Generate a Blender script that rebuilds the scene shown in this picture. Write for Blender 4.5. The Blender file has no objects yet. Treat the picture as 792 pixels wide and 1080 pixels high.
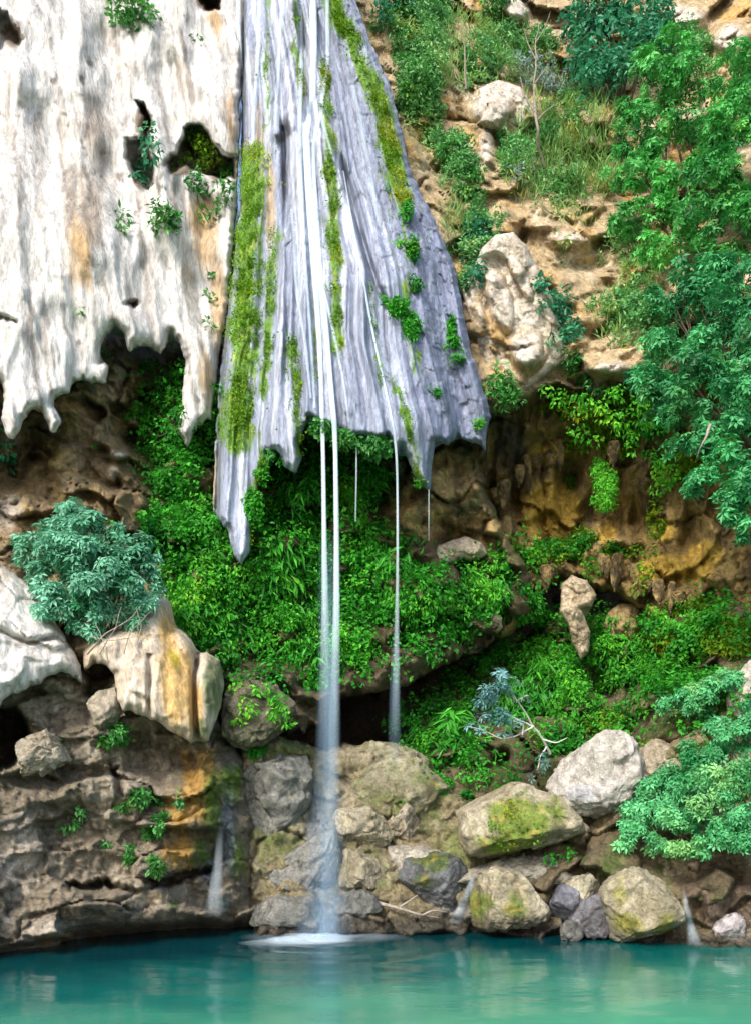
import bpy, math
import numpy as np

# ------------------------------------------------------------------ camera, world, sun, exposure
C = bpy.context.scene
F, CX, HY, CH = 935.0, 396.0, 845.0, 3.0          # focal length in photo pixels, principal column, horizon row, eye height
cam = bpy.data.objects.new('camera', bpy.data.cameras.new('camera'))
C.collection.objects.link(cam)
cam.location = (0, 0, CH)
cam.rotation_euler = (math.radians(90), 0, 0)
cam.data.sensor_width = 36
cam.data.lens = 36 * F / 1080
cam.data.shift_y = (HY - 540) / 1080
cam.data.clip_end = 2000
C.camera = cam

SUN_EL, SUN_AZ = math.radians(40), math.radians(-152)   # azimuth from +Y towards +X: behind the camera, from the left
w = bpy.data.worlds.new('World'); C.world = w; w.use_nodes = True
nt = w.node_tree
sky = nt.nodes.new('ShaderNodeTexSky'); sky.sky_type = 'NISHITA'; sky.sun_disc = False
sky.sun_elevation = SUN_EL; sky.sun_rotation = SUN_AZ
sky.dust_density = 2.5; sky.air_density = 1.0; sky.ozone_density = 1.0
bg = nt.nodes['Background']; bg.inputs[1].default_value = 0.15
nt.links.new(sky.outputs[0], bg.inputs[0])
sun = bpy.data.objects.new('sun', bpy.data.lights.new('sun', 'SUN'))
sun.data.energy = 2.1; sun.data.angle = math.radians(14); sun.data.color = (1, 0.95, 0.87)
sun.rotation_euler = (math.radians(90) - SUN_EL, 0, math.radians(180) - SUN_AZ)
C.collection.objects.link(sun)
vs = C.view_settings
vs.view_transform = 'Standard'; vs.look = 'None'; vs.exposure = 1.05; vs.gamma = 1; vs.use_curve_mapping = False
C.render.engine = 'CYCLES'
C.cycles.max_bounces = 6; C.cycles.diffuse_bounces = 4; C.cycles.transparent_max_bounces = 24
C.cycles.use_denoising = True

# ------------------------------------------------------------------ noise
rng = np.random.default_rng(7)
PERM = np.concatenate([rng.permutation(256)] * 2).astype(np.int32)
_g = rng.normal(size=(256, 3)); GRAD = (_g / np.linalg.norm(_g, axis=1)[:, None]).astype(np.float32)
RND = rng.random((256, 3)).astype(np.float32)

def perlin(P):
    P = np.asarray(P, np.float32)
    i = np.floor(P).astype(np.int32); f = P - i
    u = f * f * f * (f * (f * 6 - 15) + 10)
    i &= 255
    out = 0
    for dx in (0, 1):
        for dy in (0, 1):
            for dz in (0, 1):
                h = PERM[PERM[PERM[(i[:, 0] + dx) & 255] + ((i[:, 1] + dy) & 255)] + ((i[:, 2] + dz) & 255)]
                g = GRAD[h]
                d = g[:, 0] * (f[:, 0] - dx) + g[:, 1] * (f[:, 1] - dy) + g[:, 2] * (f[:, 2] - dz)
                wx = u[:, 0] if dx else 1 - u[:, 0]
                wy = u[:, 1] if dy else 1 - u[:, 1]
                wz = u[:, 2] if dz else 1 - u[:, 2]
                out = out + d * wx * wy * wz
    return out * 1.5

def fbm(P, scale=1.0, octaves=4, seed=0, gain=0.5, ridged=False):
    P = np.asarray(P, np.float32) / scale + np.float32(seed * 17.31)
    a, s, t = 1.0, 0, 0
    for _ in range(octaves):
        n = perlin(P)
        if ridged: n = 1 - 2 * np.abs(n)
        s = s + a * n; t += a; a *= gain; P = P * 2.03 + 5.1
    return s / t

def worley(P, scale=1.0, seed=0):
    """nearest-cell distance, gap to the second cell, cell number and offset from the cell's point"""
    P = np.asarray(P, np.float32) / scale + np.float32(seed * 11.7)
    i = np.floor(P).astype(np.int32); n = len(P)
    d1 = np.full(n, 9, np.float32); d2 = np.full(n, 9, np.float32); idx = np.zeros(n, np.int32); vec = np.zeros((n, 3), np.float32)
    for dx in (-1, 0, 1):
        for dy in (-1, 0, 1):
            for dz in (-1, 0, 1):
                c = i + np.array([dx, dy, dz], np.int32)
                h = PERM[PERM[PERM[c[:, 0] & 255] + (c[:, 1] & 255)] + (c[:, 2] & 255)]
                v = P - (c + RND[h])
                d = np.einsum('ij,ij->i', v, v)
                nr = d < d1
                d2 = np.where(nr, d1, np.minimum(d2, d)); idx = np.where(nr, h, idx)
                vec = np.where(nr[:, None], v, vec); d1 = np.where(nr, d, d1)
    return np.sqrt(d1), np.sqrt(d2) - np.sqrt(d1), idx, vec

def facets(P, scale, seed=0, tilt=0.5, step=0.35):
    """broken-rock relief: every cell a tilted plane at a level of its own, cracks here and there between them"""
    P = np.asarray(P, np.float32)
    Q = np.stack([P[:, 0] + .35 * P[:, 2], P[:, 1], P[:, 2] - .3 * P[:, 0]], 1)
    Q = Q + 0.42 * scale * np.stack([fbm(P, scale * .9, 3, seed + k) for k in (1, 2, 3)], 1)
    _, gap, idx, vec = worley(Q * np.array([1, 1, 1.2], np.float32), scale, seed)
    g = GRAD[idx]
    h = scale * (tilt * np.einsum('ij,ij->i', g, vec) + step * (RND[idx, 0] - 0.5))
    cr = sstep(fbm(P, scale * 1.4, 2, seed + 8), -.05, .3)
    return h * sstep(gap, -.02, .10) - 0.13 * scale * cr * np.exp(-(gap / 0.05) ** 2), gap, idx

def chips(P, seed, a=1.0):
    return a * (.55 * facets(P, .34, seed, .7, .6)[0] + .5 * facets(P, .16, seed + 1, .7, .5)[0])

def sstep(x, a, b):
    t = np.clip((x - a) / (b - a), 0, 1); return t * t * (3 - 2 * t)

def mix(a, b, t):
    t = np.asarray(t)
    if t.ndim == 1: t = t[:, None]
    return np.asarray(a) * (1 - t) + np.asarray(b) * t

def spots(x, y, lst, soft=1.0):
    """union of soft ellipses (cx, cy, rx, ry, weight)"""
    m = np.zeros(len(x))
    for s in lst:
        wgt = s[4] if len(s) > 4 else 1
        ang = s[5] if len(s) > 5 else 0
        dx, dy = x - s[0], y - s[1]
        if ang:
            ca, sa = math.cos(ang), math.sin(ang); dx, dy = dx * ca + dy * sa, -dx * sa + dy * ca
        m = np.maximum(m, wgt * np.exp(-((dx / s[2]) ** 2 + (dy / s[3]) ** 2) * soft))
    return m

# ------------------------------------------------------------------ world <-> photo
def U(x, y, D):
    x, y, D = np.broadcast_arrays(np.asarray(x, float), np.asarray(y, float), np.asarray(D, float))
    return np.stack([(x - CX) / F * D, D, CH + (HY - y) / F * D], -1)

def waterD(y): return F * CH / (y - HY)

# ------------------------------------------------------------------ object helpers
def tag(o, label=None, cat=None, group=None, kind=None):
    if label: o['label'] = label
    if cat: o['category'] = cat
    if group: o['group'] = group
    if kind: o['kind'] = kind
    return o

def link_mesh(name, V, faces, mat, parent=None, col=None, attrs=None, smooth=True):
    """faces: (n,4) or (n,3) int array"""
    me = bpy.data.meshes.new(name)
    V = np.asarray(V, np.float32); faces = np.asarray(faces, np.int32); k = faces.shape[1]
    me.vertices.add(len(V)); me.vertices.foreach_set('co', V.ravel())
    me.loops.add(faces.size); me.loops.foreach_set('vertex_index', faces.ravel())
    me.polygons.add(len(faces))
    me.polygons.foreach_set('loop_start', np.arange(0, faces.size, k, dtype=np.int32))
    me.polygons.foreach_set('use_smooth', np.full(len(faces), smooth, bool))
    if col is not None:
        a = me.attributes.new('Col', 'FLOAT_COLOR', 'POINT')
        a.data.foreach_set('color', np.concatenate([np.clip(col, 0, 1), np.ones((len(V), 1))], 1).astype(np.float32).ravel())
    for nm, val in (attrs or {}).items():
        a = me.attributes.new(nm, 'FLOAT', 'POINT'); a.data.foreach_set('value', np.asarray(val, np.float32))
    me.update(calc_edges=True); me.validate()
    me.materials.append(mat)
    o = bpy.data.objects.new(name, me); C.collection.objects.link(o)
    if parent is not None: o.parent = parent
    return o

def empty(name, loc):
    o = bpy.data.objects.new(name, None); C.collection.objects.link(o)
    o.location = [float(v) for v in loc]; o.empty_display_size = 0.3
    return o

def child(name, V, faces, mat, root, **kw):
    """mesh given in world coordinates, parented to an Empty"""
    return link_mesh(name, np.asarray(V) - np.array(root.location), faces, mat, root, **kw)

# ------------------------------------------------------------------ materials
def new_mat(name):
    m = bpy.data.materials.new(name); m.use_nodes = True
    t = m.node_tree; return m, t, t.nodes['Principled BSDF'], t.nodes['Material Output']

def N(t, kind, **kw):
    n = t.nodes.new(kind)
    for k, v in kw.items():
        if k.startswith('_'): setattr(n, k[1:], v)
        else: n.inputs[k].default_value = v
    return n

def rock_material(name, bump=0.5, streak=0.0, chip=.45):
    m, t, bs, out = new_mat(name); L = t.links.new
    tc = N(t, 'ShaderNodeNewGeometry')
    mp = N(t, 'ShaderNodeMapping'); mp.inputs['Scale'].default_value = (1, 1, 1 - streak * 0.85)
    L(tc.outputs['Position'], mp.inputs['Vector'])
    at = N(t, 'ShaderNodeAttribute', _attribute_name='Col')
    wt = N(t, 'ShaderNodeAttribute', _attribute_name='wet')
    n1 = N(t, 'ShaderNodeTexNoise', Scale=5.5, Detail=8.0, Roughness=0.68); L(mp.outputs[0], n1.inputs['Vector'])
    n2 = N(t, 'ShaderNodeTexNoise', Scale=26.0, Detail=5.0, Roughness=0.7); L(mp.outputs[0], n2.inputs['Vector'])
    r1 = N(t, 'ShaderNodeMapRange'); r1.inputs['From Min'].default_value = 0.3; r1.inputs['From Max'].default_value = 0.7
    r1.inputs['To Min'].default_value = 0.5; r1.inputs['To Max'].default_value = 1.28; L(n1.outputs[0], r1.inputs['Value'])
    r2 = N(t, 'ShaderNodeMapRange'); r2.inputs['From Min'].default_value = 0.3; r2.inputs['From Max'].default_value = 0.7
    r2.inputs['To Min'].default_value = 0.7; r2.inputs['To Max'].default_value = 1.22; L(n2.outputs[0], r2.inputs['Value'])
    mu = N(t, 'ShaderNodeMath', _operation='MULTIPLY'); L(r1.outputs[0], mu.inputs[0]); L(r2.outputs[0], mu.inputs[1])
    sc = N(t, 'ShaderNodeVectorMath', _operation='SCALE'); L(at.outputs['Color'], sc.inputs[0]); L(mu.outputs[0], sc.inputs['Scale'])
    L(sc.outputs[0], bs.inputs['Base Color'])
    rr = N(t, 'ShaderNodeMapRange'); rr.inputs['To Min'].default_value = 0.88; rr.inputs['To Max'].default_value = 0.3
    L(wt.outputs['Fac'], rr.inputs['Value']); L(rr.outputs[0], bs.inputs['Roughness'])
    bs.inputs['Specular IOR Level'].default_value = 0.35
    b1 = N(t, 'ShaderNodeBump', Strength=bump, Distance=0.12); L(n1.outputs[0], b1.inputs['Height'])
    ds = N(t, 'ShaderNodeVectorMath', _operation='MULTIPLY_ADD'); ds.inputs[1].default_value = (.35, .35, .35); L(n1.outputs['Color'], ds.inputs[0]); L(mp.outputs[0], ds.inputs[2])
    v1 = N(t, 'ShaderNodeTexVoronoi', Scale=3.4); L(ds.outputs[0], v1.inputs['Vector'])
    v2 = N(t, 'ShaderNodeTexVoronoi', Scale=10.5); L(ds.outputs[0], v2.inputs['Vector'])
    bv = N(t, 'ShaderNodeBump', Strength=chip, Distance=0.22); L(v1.outputs['Distance'], bv.inputs['Height']); L(b1.outputs[0], bv.inputs['Normal'])
    bw = N(t, 'ShaderNodeBump', Strength=chip, Distance=0.07); L(v2.outputs['Distance'], bw.inputs['Height']); L(bv.outputs[0], bw.inputs['Normal'])
    b2 = N(t, 'ShaderNodeBump', Strength=bump * .8, Distance=0.03); L(n2.outputs[0], b2.inputs['Height']); L(bw.outputs[0], b2.inputs['Normal'])
    L(b2.outputs[0], bs.inputs['Normal'])
    return m

def leaf_material(name, gloss=0.35, trans=0.35):
    m, t, bs, out = new_mat(name); L = t.links.new
    at = N(t, 'ShaderNodeAttribute', _attribute_name='Col')
    tc = N(t, 'ShaderNodeNewGeometry')
    n1 = N(t, 'ShaderNodeTexNoise', Scale=30.0, Detail=2.0); L(tc.outputs['Position'], n1.inputs['Vector'])
    r1 = N(t, 'ShaderNodeMapRange'); r1.inputs['To Min'].default_value = 0.75; r1.inputs['To Max'].default_value = 1.25; L(n1.outputs[0], r1.inputs['Value'])
    sc = N(t, 'ShaderNodeVectorMath', _operation='SCALE'); L(at.outputs['Color'], sc.inputs[0]); L(r1.outputs[0], sc.inputs['Scale'])
    L(sc.outputs[0], bs.inputs['Base Color']); bs.inputs['Roughness'].default_value = 0.5; bs.inputs['Specular IOR Level'].default_value = gloss
    tr = N(t, 'ShaderNodeBsdfTranslucent'); L(sc.outputs[0], tr.inputs['Color'])
    mx = N(t, 'ShaderNodeMixShader', Fac=trans); L(bs.outputs[0], mx.inputs[1]); L(tr.outputs[0], mx.inputs[2])
    L(mx.outputs[0], out.inputs['Surface'])
    return m

def bark_material(name, c1, c2):
    m, t, bs, out = new_mat(name); L = t.links.new
    tc = N(t, 'ShaderNodeNewGeometry')
    n1 = N(t, 'ShaderNodeTexNoise', Scale=14.0, Detail=6.0, Roughness=0.7); L(tc.outputs['Position'], n1.inputs['Vector'])
    cr = N(t, 'ShaderNodeValToRGB'); cr.color_ramp.elements[0].color = (*c1, 1); cr.color_ramp.elements[1].color = (*c2, 1)
    cr.color_ramp.elements[0].position = .35; cr.color_ramp.elements[1].position = .65
    L(n1.outputs[0], cr.inputs[0]); L(cr.outputs[0], bs.inputs['Base Color']); bs.inputs['Roughness'].default_value = 0.85
    b = N(t, 'ShaderNodeBump', Strength=0.5, Distance=0.02); L(n1.outputs[0], b.inputs['Height']); L(b.outputs[0], bs.inputs['Normal'])
    return m

def fall_material(name, tintc=(0.76, 0.88, 0.97)):
    m, t, bs, out = new_mat(name); L = t.links.new
    tc = N(t, 'ShaderNodeNewGeometry')
    mp = N(t, 'ShaderNodeMapping'); mp.inputs['Scale'].default_value = (16, 9, 0.3); L(tc.outputs['Position'], mp.inputs['Vector'])
    n1 = N(t, 'ShaderNodeTexNoise', Scale=1.0, Detail=4.0, Roughness=0.6); L(mp.outputs[0], n1.inputs['Vector'])
    r1 = N(t, 'ShaderNodeMapRange'); r1.inputs['From Min'].default_value = 0.2; r1.inputs['From Max'].default_value = 0.55; r1.inputs['To Min'].default_value = .25; L(n1.outputs[0], r1.inputs['Value'])
    at = N(t, 'ShaderNodeAttribute', _attribute_name='alpha')
    mu = N(t, 'ShaderNodeMath', _operation='MULTIPLY'); L(r1.outputs[0], mu.inputs[0]); L(at.outputs['Fac'], mu.inputs[1])
    bs.inputs['Base Color'].default_value = (*tintc, 1); bs.inputs['Roughness'].default_value = 0.45
    tr = N(t, 'ShaderNodeBsdfTranslucent'); tr.inputs['Color'].default_value = (*tintc, 1)
    m1 = N(t, 'ShaderNodeMixShader', Fac=0.4); L(bs.outputs[0], m1.inputs[1]); L(tr.outputs[0], m1.inputs[2])
    tp = N(t, 'ShaderNodeBsdfTransparent')
    m2 = N(t, 'ShaderNodeMixShader'); L(mu.outputs[0], m2.inputs[0]); L(tp.outputs[0], m2.inputs[1]); L(m1.outputs[0], m2.inputs[2])
    L(m2.outputs[0], out.inputs['Surface'])
    return m

M_rock = rock_material('weathered_rock', 0.75)
M_tufa = rock_material('tufa_flowstone', 0.7, streak=0.9, chip=.18)
M_bould = rock_material('boulder_rock', 0.65, chip=.35)
M_leaf = leaf_material('glossy_leaf', 0.45, 0.3)
M_fern = leaf_material('fern_leaf', 0.25, 0.4)
M_bark = bark_material('brown_bark', (0.05, 0.035, 0.022), (0.16, 0.12, 0.08))
M_twig = bark_material('grey_bark', (.16, .13, .10), (.34, .29, .24))
M_pale = bark_material('bleached_wood', (0.42, 0.40, 0.37), (0.68, 0.66, 0.62))
M_fall = fall_material('falling_water'); M_spray = fall_material('spray_mist', (.42, .66, .92))

# albedos
WHITE = np.array([.66, .64, .61]); CREAM = np.array([.62, .53, .41]); GREY = np.array([.38, .355, .33]); TAN = np.array([.52, .39, .22])
OCHRE = np.array([.50, .29, .075]); BROWN = np.array([.20, .135, .075]); DARK = np.array([.085, .062, .042]); BLUE = np.array([.36, .385, .48])
MOSS = np.array([.10, .20, .012]); OLIVE = np.array([.14, .14, .03]); SLATE = np.array([.11, .125, .16]); WETB = np.array([.045, .05, .06])

# ------------------------------------------------------------------ rock masses with a traced outline, their own distance and thickness
RELIEFS = []

def tps(ctrl):
    c = np.array(ctrl, float); n = len(c); X = c[:, :2] / 100
    r = np.linalg.norm(X[:, None] - X[None], axis=2)
    A = np.zeros((n + 3, n + 3)); A[:n, :n] = r - 0.02 * np.eye(n); A[:n, n] = 1; A[:n, n + 1:] = X; A[n, :n] = 1; A[n + 1:, :n] = X.T
    s = np.linalg.solve(A, np.concatenate([c[:, 2], [0, 0, 0]]))
    def f(x, y):
        q = np.stack([x, y], 1) / 100
        o = s[n] + q @ s[n + 1:]
        for k in range(n): o = o + s[k] * np.hypot(q[:, 0] - X[k, 0], q[:, 1] - X[k, 1])
        return o
    return f

def densify(poly, step=4.0, rag=0.0, seed=0, spike=0.0):
    p = np.array(poly, float); out = []
    for a, b in zip(p, np.roll(p, -1, 0)):
        n = max(1, int(np.hypot(*(b - a)) / step))
        out.append(a + (b - a) * (np.arange(n) / n)[:, None])
    q = np.concatenate(out)
    if rag:
        z = np.full(len(q), seed * 3.3)
        q = q + rag * np.stack([fbm(np.stack([q[:, 0], q[:, 1], z], 1), 16, 3, seed, .7), fbm(np.stack([q[:, 0] * 1.8, q[:, 1], z], 1), 14, 3, seed + 5, .75) * 1.5], 1)
    if spike: q[:, 1] += spike * fbm(np.stack([q[:, 0], q[:, 1] * .15, 0 * q[:, 0]], 1), 7, 2, seed + 9, .6, True)
    return q

def sdf(x, y, poly):
    """signed distance (inside positive) and nearest outline point"""
    a = poly.astype(np.float32); b = np.roll(a, -1, 0); e = b - a; l2 = np.maximum((e ** 2).sum(1), 1e-6)
    n = len(x); D = np.empty(n, np.float32); NX = np.empty((n, 2), np.float32); IN = np.empty(n, bool)
    for s in range(0, n, 12000):
        px, py = x[s:s + 12000, None].astype(np.float32), y[s:s + 12000, None].astype(np.float32)
        wx, wy = px - a[:, 0], py - a[:, 1]
        t = np.clip((wx * e[:, 0] + wy * e[:, 1]) / l2, 0, 1)
        qx, qy = a[:, 0] + t * e[:, 0], a[:, 1] + t * e[:, 1]
        d = (px - qx) ** 2 + (py - qy) ** 2
        k = d.argmin(1); r = np.arange(len(k))
        D[s:s + 12000] = np.sqrt(d[r, k]); NX[s:s + 12000, 0] = qx[r, k]; NX[s:s + 12000, 1] = qy[r, k]
        c = ((a[:, 1] > py) != (b[:, 1] > py)) & (px < e[:, 0] * (py - a[:, 1]) / np.where(e[:, 1] == 0, 1e-6, e[:, 1]) + a[:, 0])
        IN[s:s + 12000] = c.sum(1) % 2 == 1
    return np.where(IN, D, -D), NX

def relief(name, outline, ctrl, disp, color, mat, step=2.2, R=26, roll=0.7, thick=2.5, carve=(), rag=2.5, seed=0, wet=None, shift=1.5, spike=0.0):
    poly = densify(outline, 2.5 if spike else 4, rag, seed, spike)
    x0, y0 = poly.min(0) - 8 * step; x1, y1 = poly.max(0) + 8 * step
    gx, gy = np.arange(x0, x1, step), np.arange(y0, y1, step)
    nx, ny = len(gx), len(gy)
    x, y = [a.ravel() for a in np.meshgrid(gx, gy)]
    d, nr = sdf(x, y, poly)
    band = 5.5 * step
    keep = d > -band
    base = tps(ctrl)
    D0 = base(x, y)
    P0 = U(x, y, D0)
    ins = np.clip(d / R, 0, 1)
    D = D0 + roll * (1 - np.sqrt(1 - (1 - ins) ** 2))
    fade = np.clip(d / 6, 0, 1)
    D = D - disp(x, y, P0) * (0.35 + 0.65 * fade)
    for cp, dep, soft in carve:
        cq = densify(cp, 2.5, 5, seed + 31, 3)
        m = (x > cq[:, 0].min() - 5) & (x < cq[:, 0].max() + 5) & (y > cq[:, 1].min() - 5) & (y < cq[:, 1].max() + 5)
        if m.any():
            cd, _ = sdf(x[m], y[m], cq); D[m] += dep * sstep(cd, -1, soft)
    out = d < 0
    t = np.clip(-d / band, 0, 1)
    sx = x + shift * fade * fbm(P0, .55, 2, seed + 3); sy = y + shift * 1.5 * fade * fbm(P0, .5, 2, seed + 4)
    px = np.where(out, nr[:, 0], sx); py = np.where(out, nr[:, 1], sy)
    D = np.where(out, D + thick * t, D)
    P = U(px, py, D)
    G = P.reshape(ny, nx, 3)
    nrm = np.cross(np.gradient(G, axis=1), np.gradient(G, axis=0)).reshape(-1, 3)
    nrm /= np.linalg.norm(nrm, axis=1)[:, None] + 1e-9
    nrm *= -np.sign(np.einsum('ij,ij->i', nrm, P - np.array([0, 0, CH])))[:, None]
    col = color(x, y, P0, nrm)
    kidx = np.full(len(x), -1); kidx[keep] = np.arange(keep.sum())
    i = np.arange(nx * ny).reshape(ny, nx)
    q = np.stack([i[:-1, :-1], i[1:, :-1], i[1:, 1:], i[:-1, 1:]], -1).reshape(-1, 4)
    q = kidx[q[keep[q].all(1)]]
    wv = wet(x, y, P0) if wet else np.zeros(len(x))
    col = col * (1 - .35 * wv[:, None])
    o = link_mesh(name, P[keep], q, mat, col=col[keep], attrs={'wet': wv[keep]})
    rec = dict(o=o, x=x, y=y, P=P, N=nrm, d=d, nx=nx, ny=ny, x0=x0, y0=y0, step=step, D=np.where(d > 0, D, 1e9))
    RELIEFS.append(rec)
    return rec

BOULDS = []
def hit(x, y, default=24.0):
    """distance of the first rock met at a photo position"""
    best = 1e9
    for r in RELIEFS:
        i, j = int(round((x - r['x0']) / r['step'])), int(round((y - r['y0']) / r['step']))
        if 0 <= i < r['nx'] and 0 <= j < r['ny']: best = min(best, r['D'][j * r['nx'] + i])
    for bx, by, rx, ry, bd, dp in BOULDS:
        q = ((x - bx) / rx) ** 2 + ((y - by) / ry) ** 2
        if q < 1: best = min(best, bd - dp * math.sqrt(1 - q))
    return best if best < 1e8 else default

# ---- left white cliff
A_out = [(-140, -160), (276, -160), (262, 0), (254, 100), (251, 190), (247, 262), (241, 318), (236, 352), (229, 397), (224, 441), (215, 441), (208, 446), (203, 458), (198, 468),
         (188, 451), (191, 432), (193, 414), (196, 380), (191, 359), (179, 350), (175, 362), (170, 368), (156, 362), (143, 359), (138, 367), (134, 360), (131, 349), (123, 340), (113, 350),
         (107, 359), (106, 378), (113, 381), (116, 388), (112, 400), (95, 398), (77, 397), (73, 410), (61, 414), (56, 424), (65, 443), (60, 452), (53, 453), (44, 426), (31, 432), (24, 442), (18, 455), (12, 460),
         (5, 452), (2, 440), (5, 415), (3, 398), (-140, 380)]
A_ctl = [(-140, -160, 22), (-140, 380, 18.6), (0, 0, 22.2), (0, 200, 20.9), (0, 380, 19.8), (100, 0, 23.2), (110, 150, 22.2), (100, 380, 20.8), (240, -100, 24.4), (240, 100, 23.6), (235, 300, 22.6), (205, 440, 21.8), (160, 300, 21.6)]
def A_disp(x, y, P):
    sx = P[:, 0] + 0.16 * P[:, 2] + .25 * fbm(P, 1.5, 2, 60)
    st = np.stack([sx * 1.5, P[:, 1] * .25, P[:, 2] * .16], 1)
    low = sstep(y, 200, 420)
    n = 0.8 * fbm(P, 3.2, 3, 1) + .42 * fbm(np.stack([sx * .62, P[:, 1] * .2, P[:, 2] * .12], 1), 1, 2, 63, ridged=True) + (0.10 + .20 * low) * fbm(st, .8, 2, 2, .55, True) + .05 * fbm(P * np.array([1, 1, .35]), .3, 3, 3)
    f, gap, _ = facets(P * np.array([1, 1, .22]), .8, 4, .6, .45); f2 = facets(P * np.array([1, 1, .2]), .3, 62, .6, .4)[0]
    return n + (.10 * f + .08 * f2) * (1 - .3 * low) - 1.2 * spots(x, y, [(215, 250, 30, 60, .5)])
def A_col(x, y, P, nrm):
    s = np.stack([(P[:, 0] + .16 * P[:, 2] + .15 * fbm(P, 1, 2, 60)) * 2.2, P[:, 1] * .3, P[:, 2] * .16], 1)
    st = fbm(s, .7, 3, 6, .6); n = fbm(P, 1.4, 5, 7, .6)
    c = np.tile(WHITE, (len(x), 1)); c = mix(c, [.72, .70, .67], sstep(fbm(s, 1.6, 3, 8), .0, .5))
    c = mix(c, [.41, .375, .34], .7 * sstep(st + .5 * n, .06, .42))
    fs = fbm(s * np.array([2.6, 1, .7]), 1, 2, 61, .6); c = mix(c, [.24, .205, .175], .65 * sstep(fs + .5 * n, .14, .42))
    g = spots(x, y, [(100, 160, 34, 110), (115, 110, 26, 60, .6), (85, 240, 34, 70, .9), (60, 45, 60, 30, .5), (15, 25, 30, 40, .8), (180, 130, 18, 30, .7), (125, 70, 8, 30, .8), (45, 120, 30, 60, .4)])
    c = mix(c, [.32, .265, .21], .85 * sstep(g + .55 * n + .35 * st, .45, 1.05))
    o = spots(x, y, [(82, 275, 20, 46), (215, 255, 26, 60, 1), (230, 330, 16, 90, 1), (218, 400, 18, 50, .9), (190, 300, 20, 50, .5), (225, 20, 22, 22, .8), (190, 60, 10, 26, .6), (155, 205, 16, 20, .6), (245, 100, 8, 100, .6), (120, 395, 20, 14, .6)])
    c = mix(c, [.52, .34, .16], .85 * sstep(o + .5 * n + .4 * st, .45, 1.0))
    k = fbm(P * np.array([1.2, 1, .6]), .34, 3, 9, .65)
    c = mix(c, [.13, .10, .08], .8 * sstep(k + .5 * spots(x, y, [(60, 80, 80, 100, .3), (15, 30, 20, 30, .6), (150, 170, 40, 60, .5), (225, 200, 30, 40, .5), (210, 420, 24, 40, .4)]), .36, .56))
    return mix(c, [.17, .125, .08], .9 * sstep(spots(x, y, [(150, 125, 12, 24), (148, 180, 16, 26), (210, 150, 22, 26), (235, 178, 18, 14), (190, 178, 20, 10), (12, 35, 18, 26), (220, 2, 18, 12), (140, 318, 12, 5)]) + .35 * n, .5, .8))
A_carve = [([(143, 103), (154, 106), (163, 128), (158, 150), (165, 175), (168, 196), (155, 206), (148, 200), (140, 183), (132, 162), (133, 141), (147, 143), (150, 125)], 1.6, 7),
           ([(172, 172), (190, 150), (198, 128), (214, 128), (226, 148), (236, 160), (252, 165), (250, 186), (235, 192), (215, 184), (195, 176), (180, 184)], 2.2, 9),
           ([(-10, 8), (8, 10), (17, 24), (27, 38), (24, 50), (8, 48), (-10, 60)], 1.2, 6), ([(204, -10), (236, -10), (234, 10), (216, 12)], 1.5, 6),
           ([(129, 322), (137, 314), (143, 313), (151, 322), (140, 324)], .8, 4), ([(-10, 330), (8, 330), (22, 338), (20, 341), (0, 338)], .6, 3)]
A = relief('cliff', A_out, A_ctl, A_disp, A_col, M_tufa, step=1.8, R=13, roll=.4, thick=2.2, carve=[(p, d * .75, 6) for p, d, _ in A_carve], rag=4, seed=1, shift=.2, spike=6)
tag(A['o'], 'white streaked limestone cliff hanging left of the waterfall', None, None, 'structure')

# ---- tufa curtain under the waterfall
B_out = [(292, -160), (335, -160), (357, -60), (376, 0), (384, 25), (397, 57), (412, 91), (423, 132), (434, 182), (457, 227), (480, 280), (486, 315), (494, 358), (510, 409), (518, 440), (513, 452), (512, 474), (506, 466), (496, 463), (482, 458),
         (470, 468), (460, 462), (456, 480), (454, 515), (446, 512), (435, 499), (428, 480), (423, 468), (418, 478), (408, 460), (396, 461), (384, 457), (369, 460), (353, 452), (337, 445), (326, 437), (316, 462), (318, 483), (312, 497), (302, 491),
         (292, 473), (281, 472), (276, 495), (271, 534), (263, 581), (255, 593), (249, 586), (245, 575), (240, 556), (230, 548), (225, 540), (226, 515), (228, 456), (232, 397), (238, 339), (245, 284), (253, 212), (255, 170), (256, 114), (253, 57), (249, 23), (250, -40)]
BL = np.array([(-160, 262), (-40, 250), (23, 249), (57, 253), (114, 256), (170, 255), (212, 253), (284, 245), (339, 238), (397, 232), (456, 228), (540, 225), (600, 224)], float)
BR = np.array([(-160, 345), (-60, 357), (0, 376), (57, 397), (91, 412), (132, 423), (182, 434), (227, 457), (280, 480), (358, 494), (409, 510), (440, 518), (600, 545)], float)
def Buv(x, y):
    l = np.interp(y, BL[:, 0], BL[:, 1]); r = np.interp(y, BR[:, 0], BR[:, 1])
    return np.clip((x - l) / (r - l), -.1, 1.1)
B_ctl = [(300, -160, 23.6), (250, -100, 24.6), (360, -100, 24.4), (315, 0, 22.9), (252, 0, 24.1), (372, 0, 23.9), (330, 150, 21.9), (258, 150, 23.4), (425, 150, 23.2), (340, 300, 20.8), (245, 300, 22.6), (410, 300, 21.0), (482, 300, 22.9),
         (345, 450, 19.9), (230, 450, 21.9), (270, 450, 20.9), (430, 450, 20.3), (512, 450, 22.4), (230, 560, 21.6), (260, 590, 20.9)]
def Bu2(x, y, P):
    u = Buv(x, y)
    return u + .012 * fbm(np.stack([P[:, 0], P[:, 1], P[:, 2] * .5], 1), 1.0, 3, 10) + .02 * fbm(P, 3.0, 2, 9)
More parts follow.
